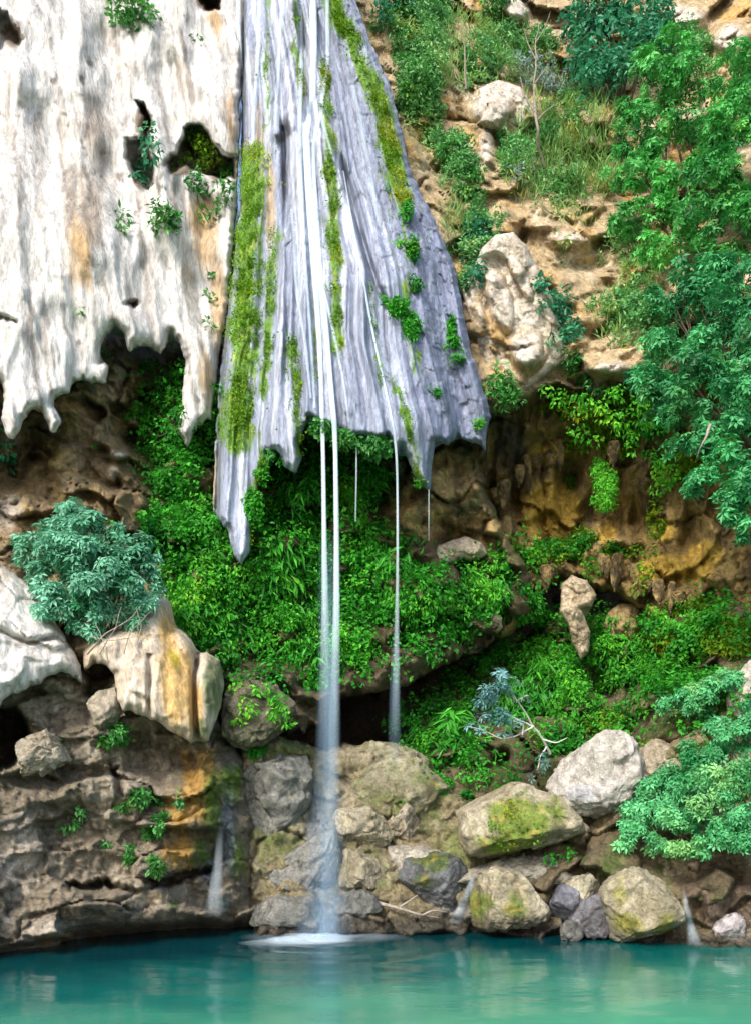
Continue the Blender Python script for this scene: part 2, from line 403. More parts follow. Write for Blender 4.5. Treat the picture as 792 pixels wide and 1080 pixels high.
def B_disp(x, y, P):
    u = Bu2(x, y, P); z = P[:, 2]; o = u * 0
    a = np.stack([u * 9, z * .07, o], 1); b = np.stack([u * 24, z * .13, o + 3], 1); c = np.stack([u * 55, z * .25, o + 7], 1)
    g = 0.45 + 0.55 * sstep(y, 60, 400); rt = sstep(u, .66, .82)
    n = g * (.50 * fbm(a, 1, 2, 11, ridged=True) + .22 * (1 - .6 * rt) * fbm(b, 1, 2, 12, .5, ridged=True)) + .055 * fbm(c, 1, 1, 13) * (1 - .4 * rt)
    n += .20 * facets(P * np.array([1, 1, .16]), .5, 14, .6, .5)[0] + rt * (.30 * facets(P * np.array([1, 1, .6]), .3, 15, .7, .5)[0] + .05 * fbm(P, .25, 3, 64))
    fis = np.exp(-((x - np.interp(y, [150, 175, 240, 300, 330], [356, 362, 378, 397, 412])) / 3.5) ** 2) * sstep(y, 140, 190) * (1 - sstep(y, 310, 335))
    n -= .6 * fis + .4 * np.exp(-((x - np.interp(y, [120, 220, 300], [299, 302, 300])) / 4) ** 2) * sstep(y, 110, 130) * (1 - sstep(y, 200, 260))
    n -= .8 * np.exp(-((x - np.interp(y, [150, 280, 400, 540], [254, 243, 234, 228])) / 4) ** 2)
    n -= .45 * np.exp(-((x - np.interp(y, [0, 60, 130], [318, 320, 326])) / 4) ** 2) * (y < 130)
    return n + .35 * spots(x, y, [(300, 128, 9, 10), (292, 140, 6, 8)])
STRIPS = [([150, 200, 260, 330, 400, 480], [270, 266, 261, 258, 255, 250], 17, 150, 480, 1.1), ([250, 330, 420], [288, 284, 280], 9, 240, 430, .8), ([40, 70, 140, 200, 260, 320, 390], [338, 341, 346, 350, 354, 356, 358], 7, 60, 370, 1.0),
          ([-40, 0, 30, 60, 90, 130, 190, 250, 330], [342, 354, 364, 378, 393, 405, 417, 427, 434], 13, -60, 230, 1.0), ([170, 250, 330, 400], [412, 425, 432, 438], 5, 170, 400, .6), ([-20, 60, 120], [312, 314, 318], 4, -20, 110, .8), ([350, 410, 480], [307, 312, 316], 7, 350, 490, .9),
          ([460, 520, 590], [277, 272, 262], 5, 470, 585, .8), ([400, 440, 480, 515], [416, 430, 440, 448], 6, 400, 515, .8), ([280, 350, 430], [384, 394, 404], 3.5, 290, 420, .6), ([-20, 80, 160], [286, 282, 280], 3, -20, 150, .6), ([300, 380, 440], [330, 333, 335], 3, 300, 440, .5), ([180, 260, 330], [398, 412, 424], 4, 170, 330, .45)]
def moss_strips(x, y):
    x = x + 7 * fbm(np.stack([x * .05, y * .022, 0 * x], 1), 1, 2, 66) + 7 * fbm(np.stack([x * .2, y * .06, 0 * x], 1), 1, 3, 67)
    m = np.zeros(len(x))
    for ys, xs, wd, y0, y1, a in STRIPS:
        m = np.maximum(m, a * np.exp(-((x - np.interp(y, ys, xs)) / wd) ** 2) * sstep(y, y0 - 15, y0 + 15) * (1 - sstep(y, y1 - 20, y1 + 20)))
    return m
def B_col(x, y, P, nrm):
    u = Bu2(x, y, P); z = P[:, 2]; n = fbm(P, .8, 4, 16, .6); o = u * 0
    s1 = fbm(np.stack([u * 26, z * .09, o], 1), 1, 3, 17, .6); s2 = fbm(np.stack([u * 55, z * .14, o], 1), 1, 2, 18, .6)
    c = mix(np.tile([.30, .34, .45], (len(x), 1)), [.66, .71, .82], sstep(s1 + .4 * s2 + .35 * spots(u, y, [(.42, 150, .2, 300)]) - .1, -.1, .42))
    c = mix(c, [.25, .255, .30], .5 * sstep(s2 + .4 * n, .12, .42))
    c = mix(c, [.20, .23, .34], .85 * sstep(u + .2 * n + .15 * s1, .66, .86) * sstep(y, 80, 240))  # bluish shade of the side turned right, mixed into the tufa colour
    c = mix(c, [.34, .36, .45], .6 * sstep(fbm(P * np.array([1, 1, .5]), .3, 3, 65), .1, .4) * sstep(u, .6, .8))
    c = mix(c, [.52, .38, .2], .8 * sstep(spots(x, y, [(286, 220, 8, 90), (275, 150, 9, 70, .7), (268, 60, 6, 60, .6), (226, 500, 5, 60, .9), (292, 320, 6, 50, .4), (340, 320, 5, 60, .35), (236, 350, 4, 80, .8)]) + .4 * s2 + .2 * n, .45, .85))
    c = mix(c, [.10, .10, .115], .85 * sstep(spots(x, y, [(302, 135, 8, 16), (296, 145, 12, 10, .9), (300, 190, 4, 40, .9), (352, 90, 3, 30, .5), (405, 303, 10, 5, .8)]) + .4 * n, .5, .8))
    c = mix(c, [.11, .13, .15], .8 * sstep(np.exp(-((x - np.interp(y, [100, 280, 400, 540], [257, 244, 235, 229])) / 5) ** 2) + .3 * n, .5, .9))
    ms = sstep(moss_strips(x, y) * 1.15 + .55 * s2 + .75 * n, .40, .95)
    mc = mix(np.tile([.13, .28, .012], (len(x), 1)), [.27, .38, .02], sstep(fbm(P, .5, 4, 19), 0, .4)); mc = mix(mc, [.05, .12, .012], sstep(fbm(P, .25, 4, 20), .1, .5))
    return mix(c, mc, .93 * ms)
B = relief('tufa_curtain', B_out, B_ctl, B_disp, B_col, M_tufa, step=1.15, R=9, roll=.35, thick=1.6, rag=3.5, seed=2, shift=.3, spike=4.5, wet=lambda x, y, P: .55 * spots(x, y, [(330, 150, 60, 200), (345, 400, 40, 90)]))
tag(B['o'], 'grey fluted tufa curtain flaring out beneath the waterfall', 'rock curtain')

# ---- right upper slope
C_out = [(330, -160), (940, -160), (940, 395), (792, 392), (720, 398), (700, 397), (670, 396), (655, 404), (643, 402), (632, 408), (620, 407), (606, 413), (590, 404), (575, 408), (566, 413), (560, 419), (545, 424), (530, 432), (518, 436), (480, 440), (420, 430), (360, 300)]
C_ctl = [(340, -160, 29), (620, -160, 34), (940, -160, 29), (940, 390, 19), (380, 0, 26.3), (520, 0, 29.5), (700, 0, 31), (792, 0, 28.5), (420, 150, 25.2), (540, 150, 27), (650, 150, 27.8), (792, 150, 25.0), (480, 300, 24), (560, 300, 24.4), (660, 300, 24.5), (792, 300, 22), (500, 430, 23.2), (560, 410, 23.3), (640, 400, 22.8), (720, 395, 21.5)]
C_rocks = [(520, 112, 26, 34, 1, .5), (512, 150, 14, 40, .8), (560, 120, 18, 18, .6), (528, 320, 18, 46, 1, -.3), (548, 290, 10, 44, 1, -.45), (555, 365, 24, 30, 1), (505, 330, 12, 40, .6), (545, 10, 20, 16, .8), (610, 30, 16, 14, .8), (720, 20, 30, 20, 1), (770, 40, 26, 22, .9), (645, 388, 30, 10, .9), (600, 250, 40, 16, .7), (530, 220, 16, 20, .5), (460, 75, 10, 40, .4)]
def C_disp(x, y, P):
    f1, g1, _ = facets(P, 2.6, 21, .55, .6); f2, _, _ = facets(P, .9, 22, .5, .4)
    r = spots(x, y, C_rocks)
    return .9 * fbm(P, 3.5, 3, 23) + .7 * f1 + .55 * f2 + chips(P, 28, .5) + .9 * sstep(r, .25, .8) - .4 * (.6 * f1 + .7 * f2) * sstep(r, .3, .7) - .9 * spots(x, y, [(455, 150, 10, 8), (470, 180, 20, 9), (550, 245, 8, 20), (625, 280, 40, 10, .8), (655, 165, 14, 10), (640, 300, 10, 8), (620, 352, 22, 8, .8)])
def C_col(x, y, P, nrm):
    n = fbm(P, 1.6, 5, 25, .6); k = fbm(P, .45, 4, 26, .6)
    c = mix(np.tile(TAN, (len(x), 1)), [.64, .53, .36], sstep(n, -.1, .4)); c = mix(c, [.62, .37, .11], .8 * sstep(fbm(P, 1.1, 4, 27), .05, .4))
    c = mix(c, [.21, .15, .07], .75 * sstep(k + .35 * n, .15, .5))
    r = spots(x, y, C_rocks); rr = sstep(r + .35 * n, .45, .8)
    c = mix(c, mix(np.tile([.76, .69, .60], (len(x), 1)), [.60, .51, .42], sstep(k, -.1, .4)), .9 * rr)
    g = spots(x, y, [(590, 150, 60, 60), (440, 110, 40, 100), (480, 220, 30, 60), (640, 170, 60, 50), (560, 60, 60, 30, .8), (640, 330, 40, 40, .6), (430, 40, 30, 40)])
    c = mix(c, [.16, .22, .05], .6 * sstep(g + .5 * k + .3 * n, .55, .95) * (1 - rr))
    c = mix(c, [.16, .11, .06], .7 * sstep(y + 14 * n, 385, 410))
    return c
Cc = relief('cliff', C_out, C_ctl, C_disp, C_col, M_rock, step=2.4, R=22, roll=.8, thick=3.5, rag=4, seed=3)
tag(Cc['o'], 'ochre cliff slope with scattered shrubs right of the waterfall', None, None, 'structure')

# ---- back wall of the whole hollow
D2_out = [(-200, 250), (980, 250), (980, 900), (-200, 900)]
D2 = relief('cave_wall', D2_out, [(-200, 250, 27), (980, 250, 27), (400, 450, 30), (-200, 900, 27), (980, 900, 27), (420, 760, 30.5), (600, 600, 31), (100, 600, 26)],
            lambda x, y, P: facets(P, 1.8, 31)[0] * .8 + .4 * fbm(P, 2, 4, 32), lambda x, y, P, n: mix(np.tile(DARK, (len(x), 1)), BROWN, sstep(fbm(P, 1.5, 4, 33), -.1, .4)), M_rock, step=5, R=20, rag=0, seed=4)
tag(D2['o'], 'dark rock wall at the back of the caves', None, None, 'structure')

# ---- right hollow under the slope
D3_out = [(470, 400), (980, 330), (980, 720), (800, 700), (740, 690), (700, 668), (672, 640), (650, 628), (628, 622), (608, 610), (600, 615), (590, 612), (578, 620), (560, 640), (540, 668), (500, 680), (470, 640), (480, 560)]
D3_ctl = [(470, 400, 25.6), (470, 640, 24.5), (540, 430, 25.4), (540, 520, 27.2), (610, 540, 27.6), (610, 600, 26.6), (690, 430, 24), (690, 520, 26), (700, 600, 25.2), (790, 430, 22.5), (790, 560, 23.5), (790, 680, 23), (980, 330, 19.5), (980, 700, 20.5), (530, 650, 24.6), (560, 590, 25.4)]
def D3_disp(x, y, P):
    f1, _, _ = facets(P, 1.7, 41, .6, .7); f2, _, _ = facets(P, .6, 42, .5, .4)
    dr = fbm(np.stack([P[:, 0] * 2.6, P[:, 1] * .3, P[:, 2] * .5], 1), 1, 3, 43, ridged=True)
    return chips(P, 48) + .75 * f1 + .7 * f2 + .6 * dr + .6 * fbm(P, 2.4, 3, 44) - 1.5 * spots(x, y, [(545, 520, 8, 30, .5), (600, 500, 10, 30), (650, 540, 12, 40, .8), (668, 545, 8, 20, .8), (516, 540, 7, 40, .8), (730, 560, 12, 30, .6)])
def D3_col(x, y, P, nrm):
    n = fbm(P, 1.3, 5, 45, .6); k = fbm(P * np.array([1.4, 1, .6]), .5, 4, 46, .6)
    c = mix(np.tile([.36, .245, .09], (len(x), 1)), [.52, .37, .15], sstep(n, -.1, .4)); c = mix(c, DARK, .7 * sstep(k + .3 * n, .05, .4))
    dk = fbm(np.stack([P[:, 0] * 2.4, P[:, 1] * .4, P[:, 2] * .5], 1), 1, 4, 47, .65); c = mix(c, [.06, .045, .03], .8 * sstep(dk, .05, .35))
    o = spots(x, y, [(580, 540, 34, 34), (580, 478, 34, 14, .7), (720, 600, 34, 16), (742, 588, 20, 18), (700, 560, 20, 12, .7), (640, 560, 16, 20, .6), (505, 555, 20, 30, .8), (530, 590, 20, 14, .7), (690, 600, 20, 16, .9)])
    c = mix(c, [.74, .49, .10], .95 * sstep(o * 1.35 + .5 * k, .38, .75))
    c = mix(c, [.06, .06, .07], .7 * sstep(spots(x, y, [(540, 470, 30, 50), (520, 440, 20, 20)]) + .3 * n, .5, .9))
    m = spots(x, y, [(640, 440, 60, 30), (720, 500, 60, 50, .8), (560, 600, 40, 20, .8), (680, 640, 40, 20, .6)])
    return mix(c, [.10, .13, .02], .7 * sstep(m + .5 * n + .3 * k, .6, 1))
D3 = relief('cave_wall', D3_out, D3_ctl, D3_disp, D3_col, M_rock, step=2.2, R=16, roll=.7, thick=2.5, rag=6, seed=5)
tag(D3['o'], 'brown dripping rock wall in the hollow under the right slope', None, None, 'structure')

# ---- fern-covered bulge behind the falling water
D1_out = [(150, 400), (480, 400), (500, 470), (520, 540), (545, 580), (562, 610), (560, 640), (545, 658), (529, 668), (510, 684), (491, 692), (472, 702), (457, 707), (440, 716), (427, 722), (408, 730), (389, 733), (372, 731), (358, 735), (340, 760), (310, 775), (260, 780), (215, 760), (180, 690)]
D1_ctl = [(150, 400, 23.4), (150, 600, 22.8), (250, 450, 23.0), (340, 450, 23.1), (420, 450, 23.0), (480, 470, 23.4), (250, 600, 22.4), (340, 600, 22.9), (420, 600, 22.6), (500, 600, 23.4), (555, 630, 24), (300, 700, 21.8), (370, 700, 22.2), (430, 690, 22.1), (500, 670, 22.9), (250, 740, 21.3), (320, 760, 21.6)]
def D1_disp(x, y, P):
    f1, _, _ = facets(P, 1.5, 51, .6, .6); f2, _, _ = facets(P, .55, 52, .5, .4)
    return 1.1 * f1 + .9 * f2 + 1.0 * fbm(P, 2.0, 3, 53) + .7 * fbm(P, .9, 2, 58) + chips(P, 57) - 1.3 * spots(x, y, [(290, 690, 30, 9, 1, -.2), (262, 640, 8, 60, .9), (345, 545, 10, 26, .6), (400, 640, 20, 10, .6), (440, 600, 14, 12, .7), (470, 560, 14, 20, .7)])
def D1_col(x, y, P, nrm):
    n = fbm(P, 1.1, 5, 55, .6); k = fbm(P, .4, 4, 56, .6)
    c = mix(np.tile([.13, .10, .05], (len(x), 1)), [.24, .18, .095], sstep(n, -.1, .3))
    o = spots(x, y, [(470, 500, 45, 40), (430, 530, 25, 30), (500, 560, 40, 25), (455, 550, 30, 26), (520, 590, 20, 20, .8)])
    c = mix(c, mix(np.tile([.54, .38, .16], (len(x), 1)), [.24, .17, .09], sstep(k, -.15, .3)), .9 * sstep(o + .35 * n, .4, .75))
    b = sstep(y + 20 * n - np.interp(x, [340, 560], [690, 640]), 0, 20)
    c = mix(c, mix(np.tile([.15, .115, .07], (len(x), 1)), [.07, .055, .035], sstep(k, -.1, .3)), .8 * b)  # shadow on the lower lip painted as darker rock
    return mix(c, [.06, .12, .015], .7 * (1 - b) * sstep(n + .3 * k, .0, .3) * (1 - sstep(o, .3, .6)))
D1 = relief('cave_wall', D1_out, D1_ctl, D1_disp, D1_col, M_rock, step=2.2, R=16, roll=.9, thick=4.5, rag=10, seed=6)
tag(D1['o'], 'fern covered rock bulge behind the falling water', None, None, 'structure')

# ---- right lower slope under ferns
D4_out = [(415, 800), (425, 770), (445, 745), (470, 722), (500, 700), (530, 690), (560, 668), (590, 640), (620, 655), (650, 652), (690, 660), (720, 640), (800, 630), (980, 600), (980, 960), (420, 960)]
D4_ctl = [(420, 800, 23.4), (430, 770, 25), (500, 705, 26), (590, 650, 26.5), (650, 660, 26.8), (720, 650, 24.5), (800, 640, 23), (980, 600, 20.5), (500, 800, 22.6), (600, 760, 23.6), (700, 740, 22.8), (790, 740, 21), (420, 950, 21), (560, 900, 20.9), (700, 900, 19.6), (800, 900, 19), (980, 950, 18)]
D4 = relief('slope', D4_out, D4_ctl, lambda x, y, P: 1.0 * facets(P, 1.5, 61, .6, .9)[0] + .8 * fbm(P, 1.8, 4, 62) - 1.6 * spots(x, y, [(637, 725, 12, 12), (530, 800, 8, 8), (664, 720, 5, 30, .5), (505, 745, 16, 8, .6), (600, 682, 12, 10, .5), (700, 690, 20, 8, .5)]),
            lambda x, y, P, n: mix(mix(np.tile([.13, .10, .055], (len(x), 1)), [.30, .23, .13], sstep(fbm(P, 1.1, 5, 63), 0, .4)), [.06, .11, .015], .7 * sstep(fbm(P, .8, 4, 64), -.1, .3)), M_rock, step=2.4, R=14, roll=.7, thick=2.5, rag=5, seed=7)
tag(D4['o'], 'overgrown slope rising right of the dark cave', None, None, 'structure')

# ---- left hollow under the white cliff
E_out = [(-140, 340), (60, 380), (140, 340), (250, 400), (262, 560), (262, 720), (-140, 740)]
E_ctl = [(-140, 340, 20.6), (-140, 700, 20), (0, 480, 21.6), (80, 430, 21.8), (100, 500, 21.7), (150, 400, 24), (165, 420, 25), (170, 520, 23), (60, 560, 21.4), (0, 560, 21), (220, 560, 23.2), (220, 680, 21.6), (100, 650, 20.8)]
def E_disp(x, y, P):
    f1, _, _ = facets(P, 1.25, 71, .75, .8); f2, _, _ = facets(P, .5, 72, .6, .5)
    return 1.0 * f1 + .75 * f2 + chips(P, 77) - 1.0 * spots(x, y, [(15, 500, 14, 20), (140, 470, 30, 14, .8), (95, 490, 8, 30, .5), (30, 470, 20, 16, .8)]) + .5 * spots(x, y, [(125, 480, 14, 10), (120, 497, 8, 14), (80, 425, 36, 18)])
def E_col(x, y, P, nrm):
    n = fbm(P, 1.1, 5, 74, .6); k = fbm(P, .4, 4, 75, .6)
    c = mix(np.tile([.27, .195, .10], (len(x), 1)), [.44, .33, .19], sstep(n, -.15, .35)); c = mix(c, [.50, .36, .14], .8 * sstep(fbm(P, .9, 4, 76), .05, .4)); c = mix(c, [.10, .075, .05], .75 * sstep(k + .2 * n, .1, .45))
    c = mix(c, [.56, .50, .43], .8 * sstep(spots(x, y, [(125, 480, 14, 8), (120, 500, 7, 12), (10, 540, 30, 40, .8), (128, 390, 12, 30, .9)]) + .3 * n, .5, .8))
    return mix(c, [.06, .11, .02], .8 * sstep(spots(x, y, [(180, 500, 40, 120), (230, 640, 50, 60)]) + .3 * n, .4, .7))
E = relief('cave_wall', E_out, E_ctl, E_disp, E_col, M_rock, step=2.2, R=16, roll=.6, thick=2, rag=4, seed=8)
tag(E['o'], 'broken ochre rock in the hollow under the white cliff', None, None, 'structure')

# ---- lower left bank
H_out = [(-140, 700), (60, 700), (130, 715), (200, 740), (232, 750), (244, 775), (256, 800), (262, 840), (268, 880), (272, 925), (276, 955), (276, 1000), (191, 1006), (150, 1006), (92, 1008), (34, 1024), (0, 1034), (-140, 1090)]
H_ctl = [(-140, 700, 16.5), (-140, 1085, 13.2), (0, 720, 18.6), (0, 850, 18.0), (0, 1000, 17.0), (60, 760, 18.9), (60, 900, 18.2), (80, 985, 18.1), (130, 760, 19.4), (140, 860, 18.9), (150, 985, 18.9), (200, 760, 19.8), (205, 860, 19.1), (200, 985, 19.4), (250, 800, 20.4), (250, 900, 19.7), (270, 985, 20.0)]
H_carve = [([(-30, 748), (20, 742), (32, 756), (34, 778), (24, 798), (10, 810), (-30, 822)], 4.5, 8), ([(68, 930), (90, 930), (110, 922), (128, 930), (146, 936), (150, 941), (128, 940), (110, 935), (86, 939), (70, 936)], 1.0, 5),
           ([(150, 925), (170, 922), (188, 917), (215, 914), (233, 906), (230, 918), (205, 926), (190, 932), (160, 938)], 1.3, 5), ([(112, 800), (125, 806), (133, 825), (130, 842), (122, 838)], 1.0, 6), ([(90, 702), (118, 704), (120, 740), (100, 745), (88, 730)], 1.2, 9),
           ([(150, 768), (200, 790), (214, 792), (214, 830), (170, 832), (130, 815), (125, 780)], .7, 12), ([(60, 985), (200, 968), (232, 970), (290, 962), (290, 1010), (60, 1020)], .7, 10)]
def H_disp(x, y, P):
    f1, _, _ = facets(P * np.array([.75, 1, 1.7]), 1.3, 81, .6, .8); f2, _, _ = facets(P, .5, 82, .5, .45)
    lo = sstep(y, 820, 980)
    ch = np.stack([P[:, 0] * 1.5, P[:, 1] * .4, P[:, 2] * .5], 1)
    n = chips(P, 89, .55) + .75 * f1 + (.7 - .15 * lo) * f2 + .5 * fbm(P, 1.6, 3, 83) + .16 * fbm(P, .4, 4, 84) + .15 * fbm(ch, .6, 3, 85)
    n += .5 * spots(x, y, [(25, 800, 24, 18), (45, 840, 36, 14), (110, 955, 50, 24), (178, 950, 24, 18), (212, 860, 26, 40), (245, 900, 16, 50)])
    wl = sstep(y - np.interp(x, [-140, 0, 90, 150, 276], [1060, 1000, 976, 974, 962]), -4, 10)
    return n * (1 - .5 * wl) - .75 * wl
def H_col(x, y, P, nrm):
    n = fbm(P, 1.3, 5, 86, .6); k = fbm(P, .42, 4, 87, .6); v = fbm(np.stack([P[:, 0] * 2.2, P[:, 1] * .4, P[:, 2] * .35], 1), 1, 4, 88, .6)
    c = mix(np.tile([.24, .20, .14], (len(x), 1)), [.41, .355, .27], sstep(n, -.1, .4)); c = mix(c, [.12, .09, .055], .7 * sstep(k + .2 * n, .1, .45))
    c = mix(c, [.52, .46, .38], .6 * sstep(spots(x, y, [(20, 900, 40, 60), (60, 985, 60, 20), (30, 800, 30, 30, .7), (140, 960, 60, 20, .7), (10, 970, 12, 20)]) + .4 * v, .5, .9))
    c = mix(c, [.50, .29, .06], .85 * sstep(spots(x, y, [(210, 832, 22, 60, 1.25), (192, 855, 36, 44, 1.0), (188, 900, 26, 30, 1.0), (200, 800, 18, 24, .9), (160, 945, 30, 16, .6), (100, 985, 50, 12, .7), (60, 990, 50, 12, .7), (160, 862, 16, 12, .5), (262, 920, 6, 30, .7)]) + .55 * k + .4 * v, .45, .95))
    c = mix(c, [.13, .22, .02], .9 * sstep(spots(x, y, [(226, 850, 16, 50, 1.15), (244, 825, 18, 34, 1.1), (215, 900, 18, 24, 1), (252, 900, 18, 50, .9), (175, 880, 10, 30, .5), (180, 955, 12, 10, .8), (30, 930, 50, 20, .45), (236, 950, 14, 14, .7)]) + .55 * k + .3 * v, .5, 1.0))
    c = mix(c, [.20, .25, .31], .85 * sstep(spots(x, y, [(240, 880, 16, 60), (225, 920, 20, 20), (245, 800, 14, 20, .8), (235, 950, 20, 20, .8), (105, 780, 16, 20, .3)]) + .5 * v + .3 * k, .5, 1.1))
    wl = sstep(y - np.interp(x, [-140, 0, 90, 150, 276], [1070, 1004, 984, 980, 966]), -3, 12)
    return mix(c, [.045, .04, .035], .75 * wl)
H = relief('rock_bank', H_out, H_ctl, H_disp, H_col, M_rock, step=2.0, R=18, roll=.7, thick=2.5, carve=H_carve, rag=4, seed=9, wet=lambda x, y, P: .9 * spots(x, y, [(240, 880, 30, 90), (120, 1000, 200, 16, .7)]))
tag(H['o'], 'brown cavernous rock bank at the left edge of the pool', None, None, 'structure')

# ---- two ledges above the bank
def ledge_col(seed, base, hi, extra):
    def f(x, y, P, nrm):
        n = fbm(P, .9, 5, seed, .6); v = fbm(np.stack([P[:, 0] * 2.6, P[:, 1] * .5, P[:, 2] * .35], 1), 1, 4, seed + 1, .6)
        c = mix(np.tile(base, (len(x), 1)), hi, sstep(n + .4 * v, -.2, .35)); c = mix(c, [.30, .25, .20], .55 * sstep(fbm(P, .35, 4, seed + 2, .65), .18, .5))
        return extra(x, y, c, n, v)
    return f
G1 = relief('rock_ledge', [(-140, 560), (0, 592), (17, 604), (37, 621), (55, 645), (68, 670), (85, 697), (87, 718), (78, 712), (68, 706), (51, 711), (43, 719), (33, 721), (24, 727), (7, 733), (0, 742), (-140, 790)],
            [(-140, 560, 17.4), (-140, 780, 15.8), (0, 600, 18.8), (0, 660, 17.9), (0, 735, 17.5), (40, 640, 18.9), (40, 715, 17.8), (80, 700, 18.5)],
            lambda x, y, P: .5 * facets(P, 1.1, 91, .5, .4)[0] + .22 * fbm(P, 1.2, 3, 92) + .14 * fbm(np.stack([P[:, 0] * 3, P[:, 1], P[:, 2] * .5], 1), 1, 4, 93) - .35 * np.exp(-((y - np.interp(x, [0, 30, 60, 90], [665, 678, 672, 690])) / 3) ** 2),
            ledge_col(94, [.66, .62, .57], [.74, .72, .68], lambda x, y, c, n, v: mix(c, [.40, .31, .2], .6 * sstep(spots(x, y, [(5, 600, 12, 30), (75, 690, 20, 20, .7)]) + .3 * n, .5, .9))), M_tufa, step=1.8, R=14, roll=.5, thick=2.0, rag=2.5, seed=10, spike=3.5)
tag(G1['o'], 'white overhanging rock ledge at the left edge, below the leafy shrub', 'rock ledge')
def g2x(x, y, c, n, v):
    c = mix(c, [.56, .35, .11], .9 * sstep(spots(x, y, [(187, 715, 26, 70, 1.2), (178, 660, 18, 34, 1), (205, 745, 14, 40, 1.1), (150, 670, 24, 14, .7), (110, 690, 16, 10, .5), (160, 740, 14, 16, .6)]) + .6 * v + .3 * n, .45, 1.0))
    c = mix(c, [.42, .33, .03], .85 * sstep(spots(x, y, [(185, 698, 7, 14), (180, 690, 5, 10)]) + .3 * n, .55, .8))
    c = mix(c, [.11, .15, .05], .85 * sstep(spots(x, y, [(225, 725, 15, 44, 1.2), (214, 770, 10, 20, 1), (233, 710, 7, 24), (210, 700, 6, 20, .6)]) + .45 * v, .45, .9))
    return c
G2 = relief('rock_ledge', [(87, 686), (102, 668), (130, 660), (150, 646), (170, 623), (181, 636), (186, 660), (196, 668), (205, 677), (209, 690), (218, 686), (232, 694), (237, 718), (233, 745), (225, 764), (220, 782), (210, 778), (201, 781), (191, 776), (177, 769), (167, 759), (150, 754), (138, 748), (130, 747), (123, 735), (121, 708), (113, 701), (99, 698), (90, 706)],
            [(87, 690, 18.9), (110, 680, 18.6), (130, 740, 18.2), (150, 650, 19.2), (170, 625, 20.0), (170, 700, 18.5), (175, 765, 18.2), (200, 775, 18.5), (207, 700, 19.5), (222, 720, 18.9), (236, 720, 19.7)],
            lambda x, y, P: .28 * fbm(np.stack([P[:, 0] * 1.8, P[:, 1] * .5, P[:, 2] * .25], 1), 1, 4, 101) + .3 * facets(P * np.array([1, 1, .5]), .8, 102, .5, .3)[0] + .1 * fbm(P, .35, 4, 103) - .8 * np.exp(-((x - np.interp(y, [690, 720, 760, 785], [208, 205, 206, 209])) / 3) ** 2) * (y > 688) - .2 * np.exp(-((x - 158) / 2.5) ** 2) * (y > 690),
            ledge_col(104, [.60, .49, .37], [.70, .61, .50], g2x), M_tufa, step=1.6, R=13, roll=.55, thick=1.6, rag=2.2, seed=11, spike=3.0)
tag(G2['o'], 'cream and ochre flowstone ledge hanging right of the white ledge', 'rock ledge')

# ---- hanging rocks in the right hollow
def small_relief(name, out, D, color, seed, lab, cat, step=1.4, thick=1.0, bulge=.35, m=M_rock, group=None, fs=.55):
    c = np.array(out, float); ctr = c.mean(0)
    ctl = [(ctr[0], ctr[1], D - bulge)] + [(px, py, D) for px, py in out[::2]]
    r = relief(name, out, ctl, lambda x, y, P: (.45 if fs < 1 else .22) * facets(P, fs, seed, .6, .6)[0] + (.4 if fs < 1 else .16) * facets(P, fs * .4, seed + 2, .6, .4)[0] + .14 * fbm(P, .3, 4, seed + 1), color, m, step=step, R=8, roll=.3, thick=thick, rag=1.6, seed=seed)
    tag(r['o'], lab, cat, group); return r
def plain(a, b, d=(.1, .075, .05), moss=0.0, seed=0, mc=(.12, .15, .02)):
    def f(x, y, P, nrm):
        n = fbm(P, .8, 4, seed); k = fbm(P, .3, 4, seed + 1, .65)
        c = mix(np.tile(a, (len(x), 1)), b, sstep(n, -.2, .3)); c = mix(c, d, .6 * sstep(k, .12, .45))
        return mix(c, mc, sstep(moss + .6 * n + .3 * k, .5, .8)) if moss else c
    return f
small_relief('hanging_rock', [(592, 616), (602, 607), (619, 612), (629, 628), (624, 641), (612, 642), (616, 650), (622, 666), (620, 688), (612, 697), (604, 680), (598, 658), (590, 646)], 23.6, plain([.50, .39, .26], [.60, .49, .34], seed=111), 111, 'pale stalactite shaped rock hanging before the small dark cave', 'rock')
small_relief('cave_rock', [(636, 662), (640, 646), (652, 637), (668, 636), (676, 644), (677, 660), (670, 676), (640, 676)], 25.4, plain([.40, .30, .13], [.48, .37, .18], seed=112), 112, 'rounded ochre rock sitting in the small cave mouth', 'rock')
small_relief('hanging_rock', [(513, 652), (520, 645), (528, 650), (530, 662), (524, 668), (516, 664)], 23.2, plain([.44, .33, .2], [.52, .42, .3], seed=113), 113, 'small tan rock poking out of ferns above the dark cave', 'rock')
small_relief('hanging_rock', [(453, 590), (462, 575), (478, 570), (490, 566), (508, 572), (514, 584), (502, 592), (488, 590), (474, 596), (462, 604)], 22.7, plain([.50, .42, .3], [.60, .53, .42], seed=114), 114, 'pale broken rock shelf above the ferns right of the fall', 'rock')

small_relief('outcrop', [(484, 304), (497, 286), (507, 262), (522, 247), (541, 245), (557, 262), (571, 290), (584, 320), (593, 350), (597, 378), (580, 392), (562, 410), (545, 416), (524, 404), (508, 380), (496, 340)], 23.6, plain([.55, .47, .36], [.68, .61, .52], d=(.40, .29, .16), seed=115), 115, 'pale angular rock face beside the right edge of the tufa curtain', 'rock', fs=2.3, thick=2, bulge=.35)
small_relief('outcrop', [(497, 112), (505, 93), (525, 84), (548, 92), (562, 110), (566, 128), (550, 137), (536, 131), (529, 152), (522, 178), (512, 162), (504, 136)], 26.6, plain([.66, .58, .48], [.76, .70, .62], d=(.44, .33, .2), seed=116), 116, 'big pale rock jutting from the slope below the blue grey bush', 'rock', fs=1.2, thick=2, bulge=.6)

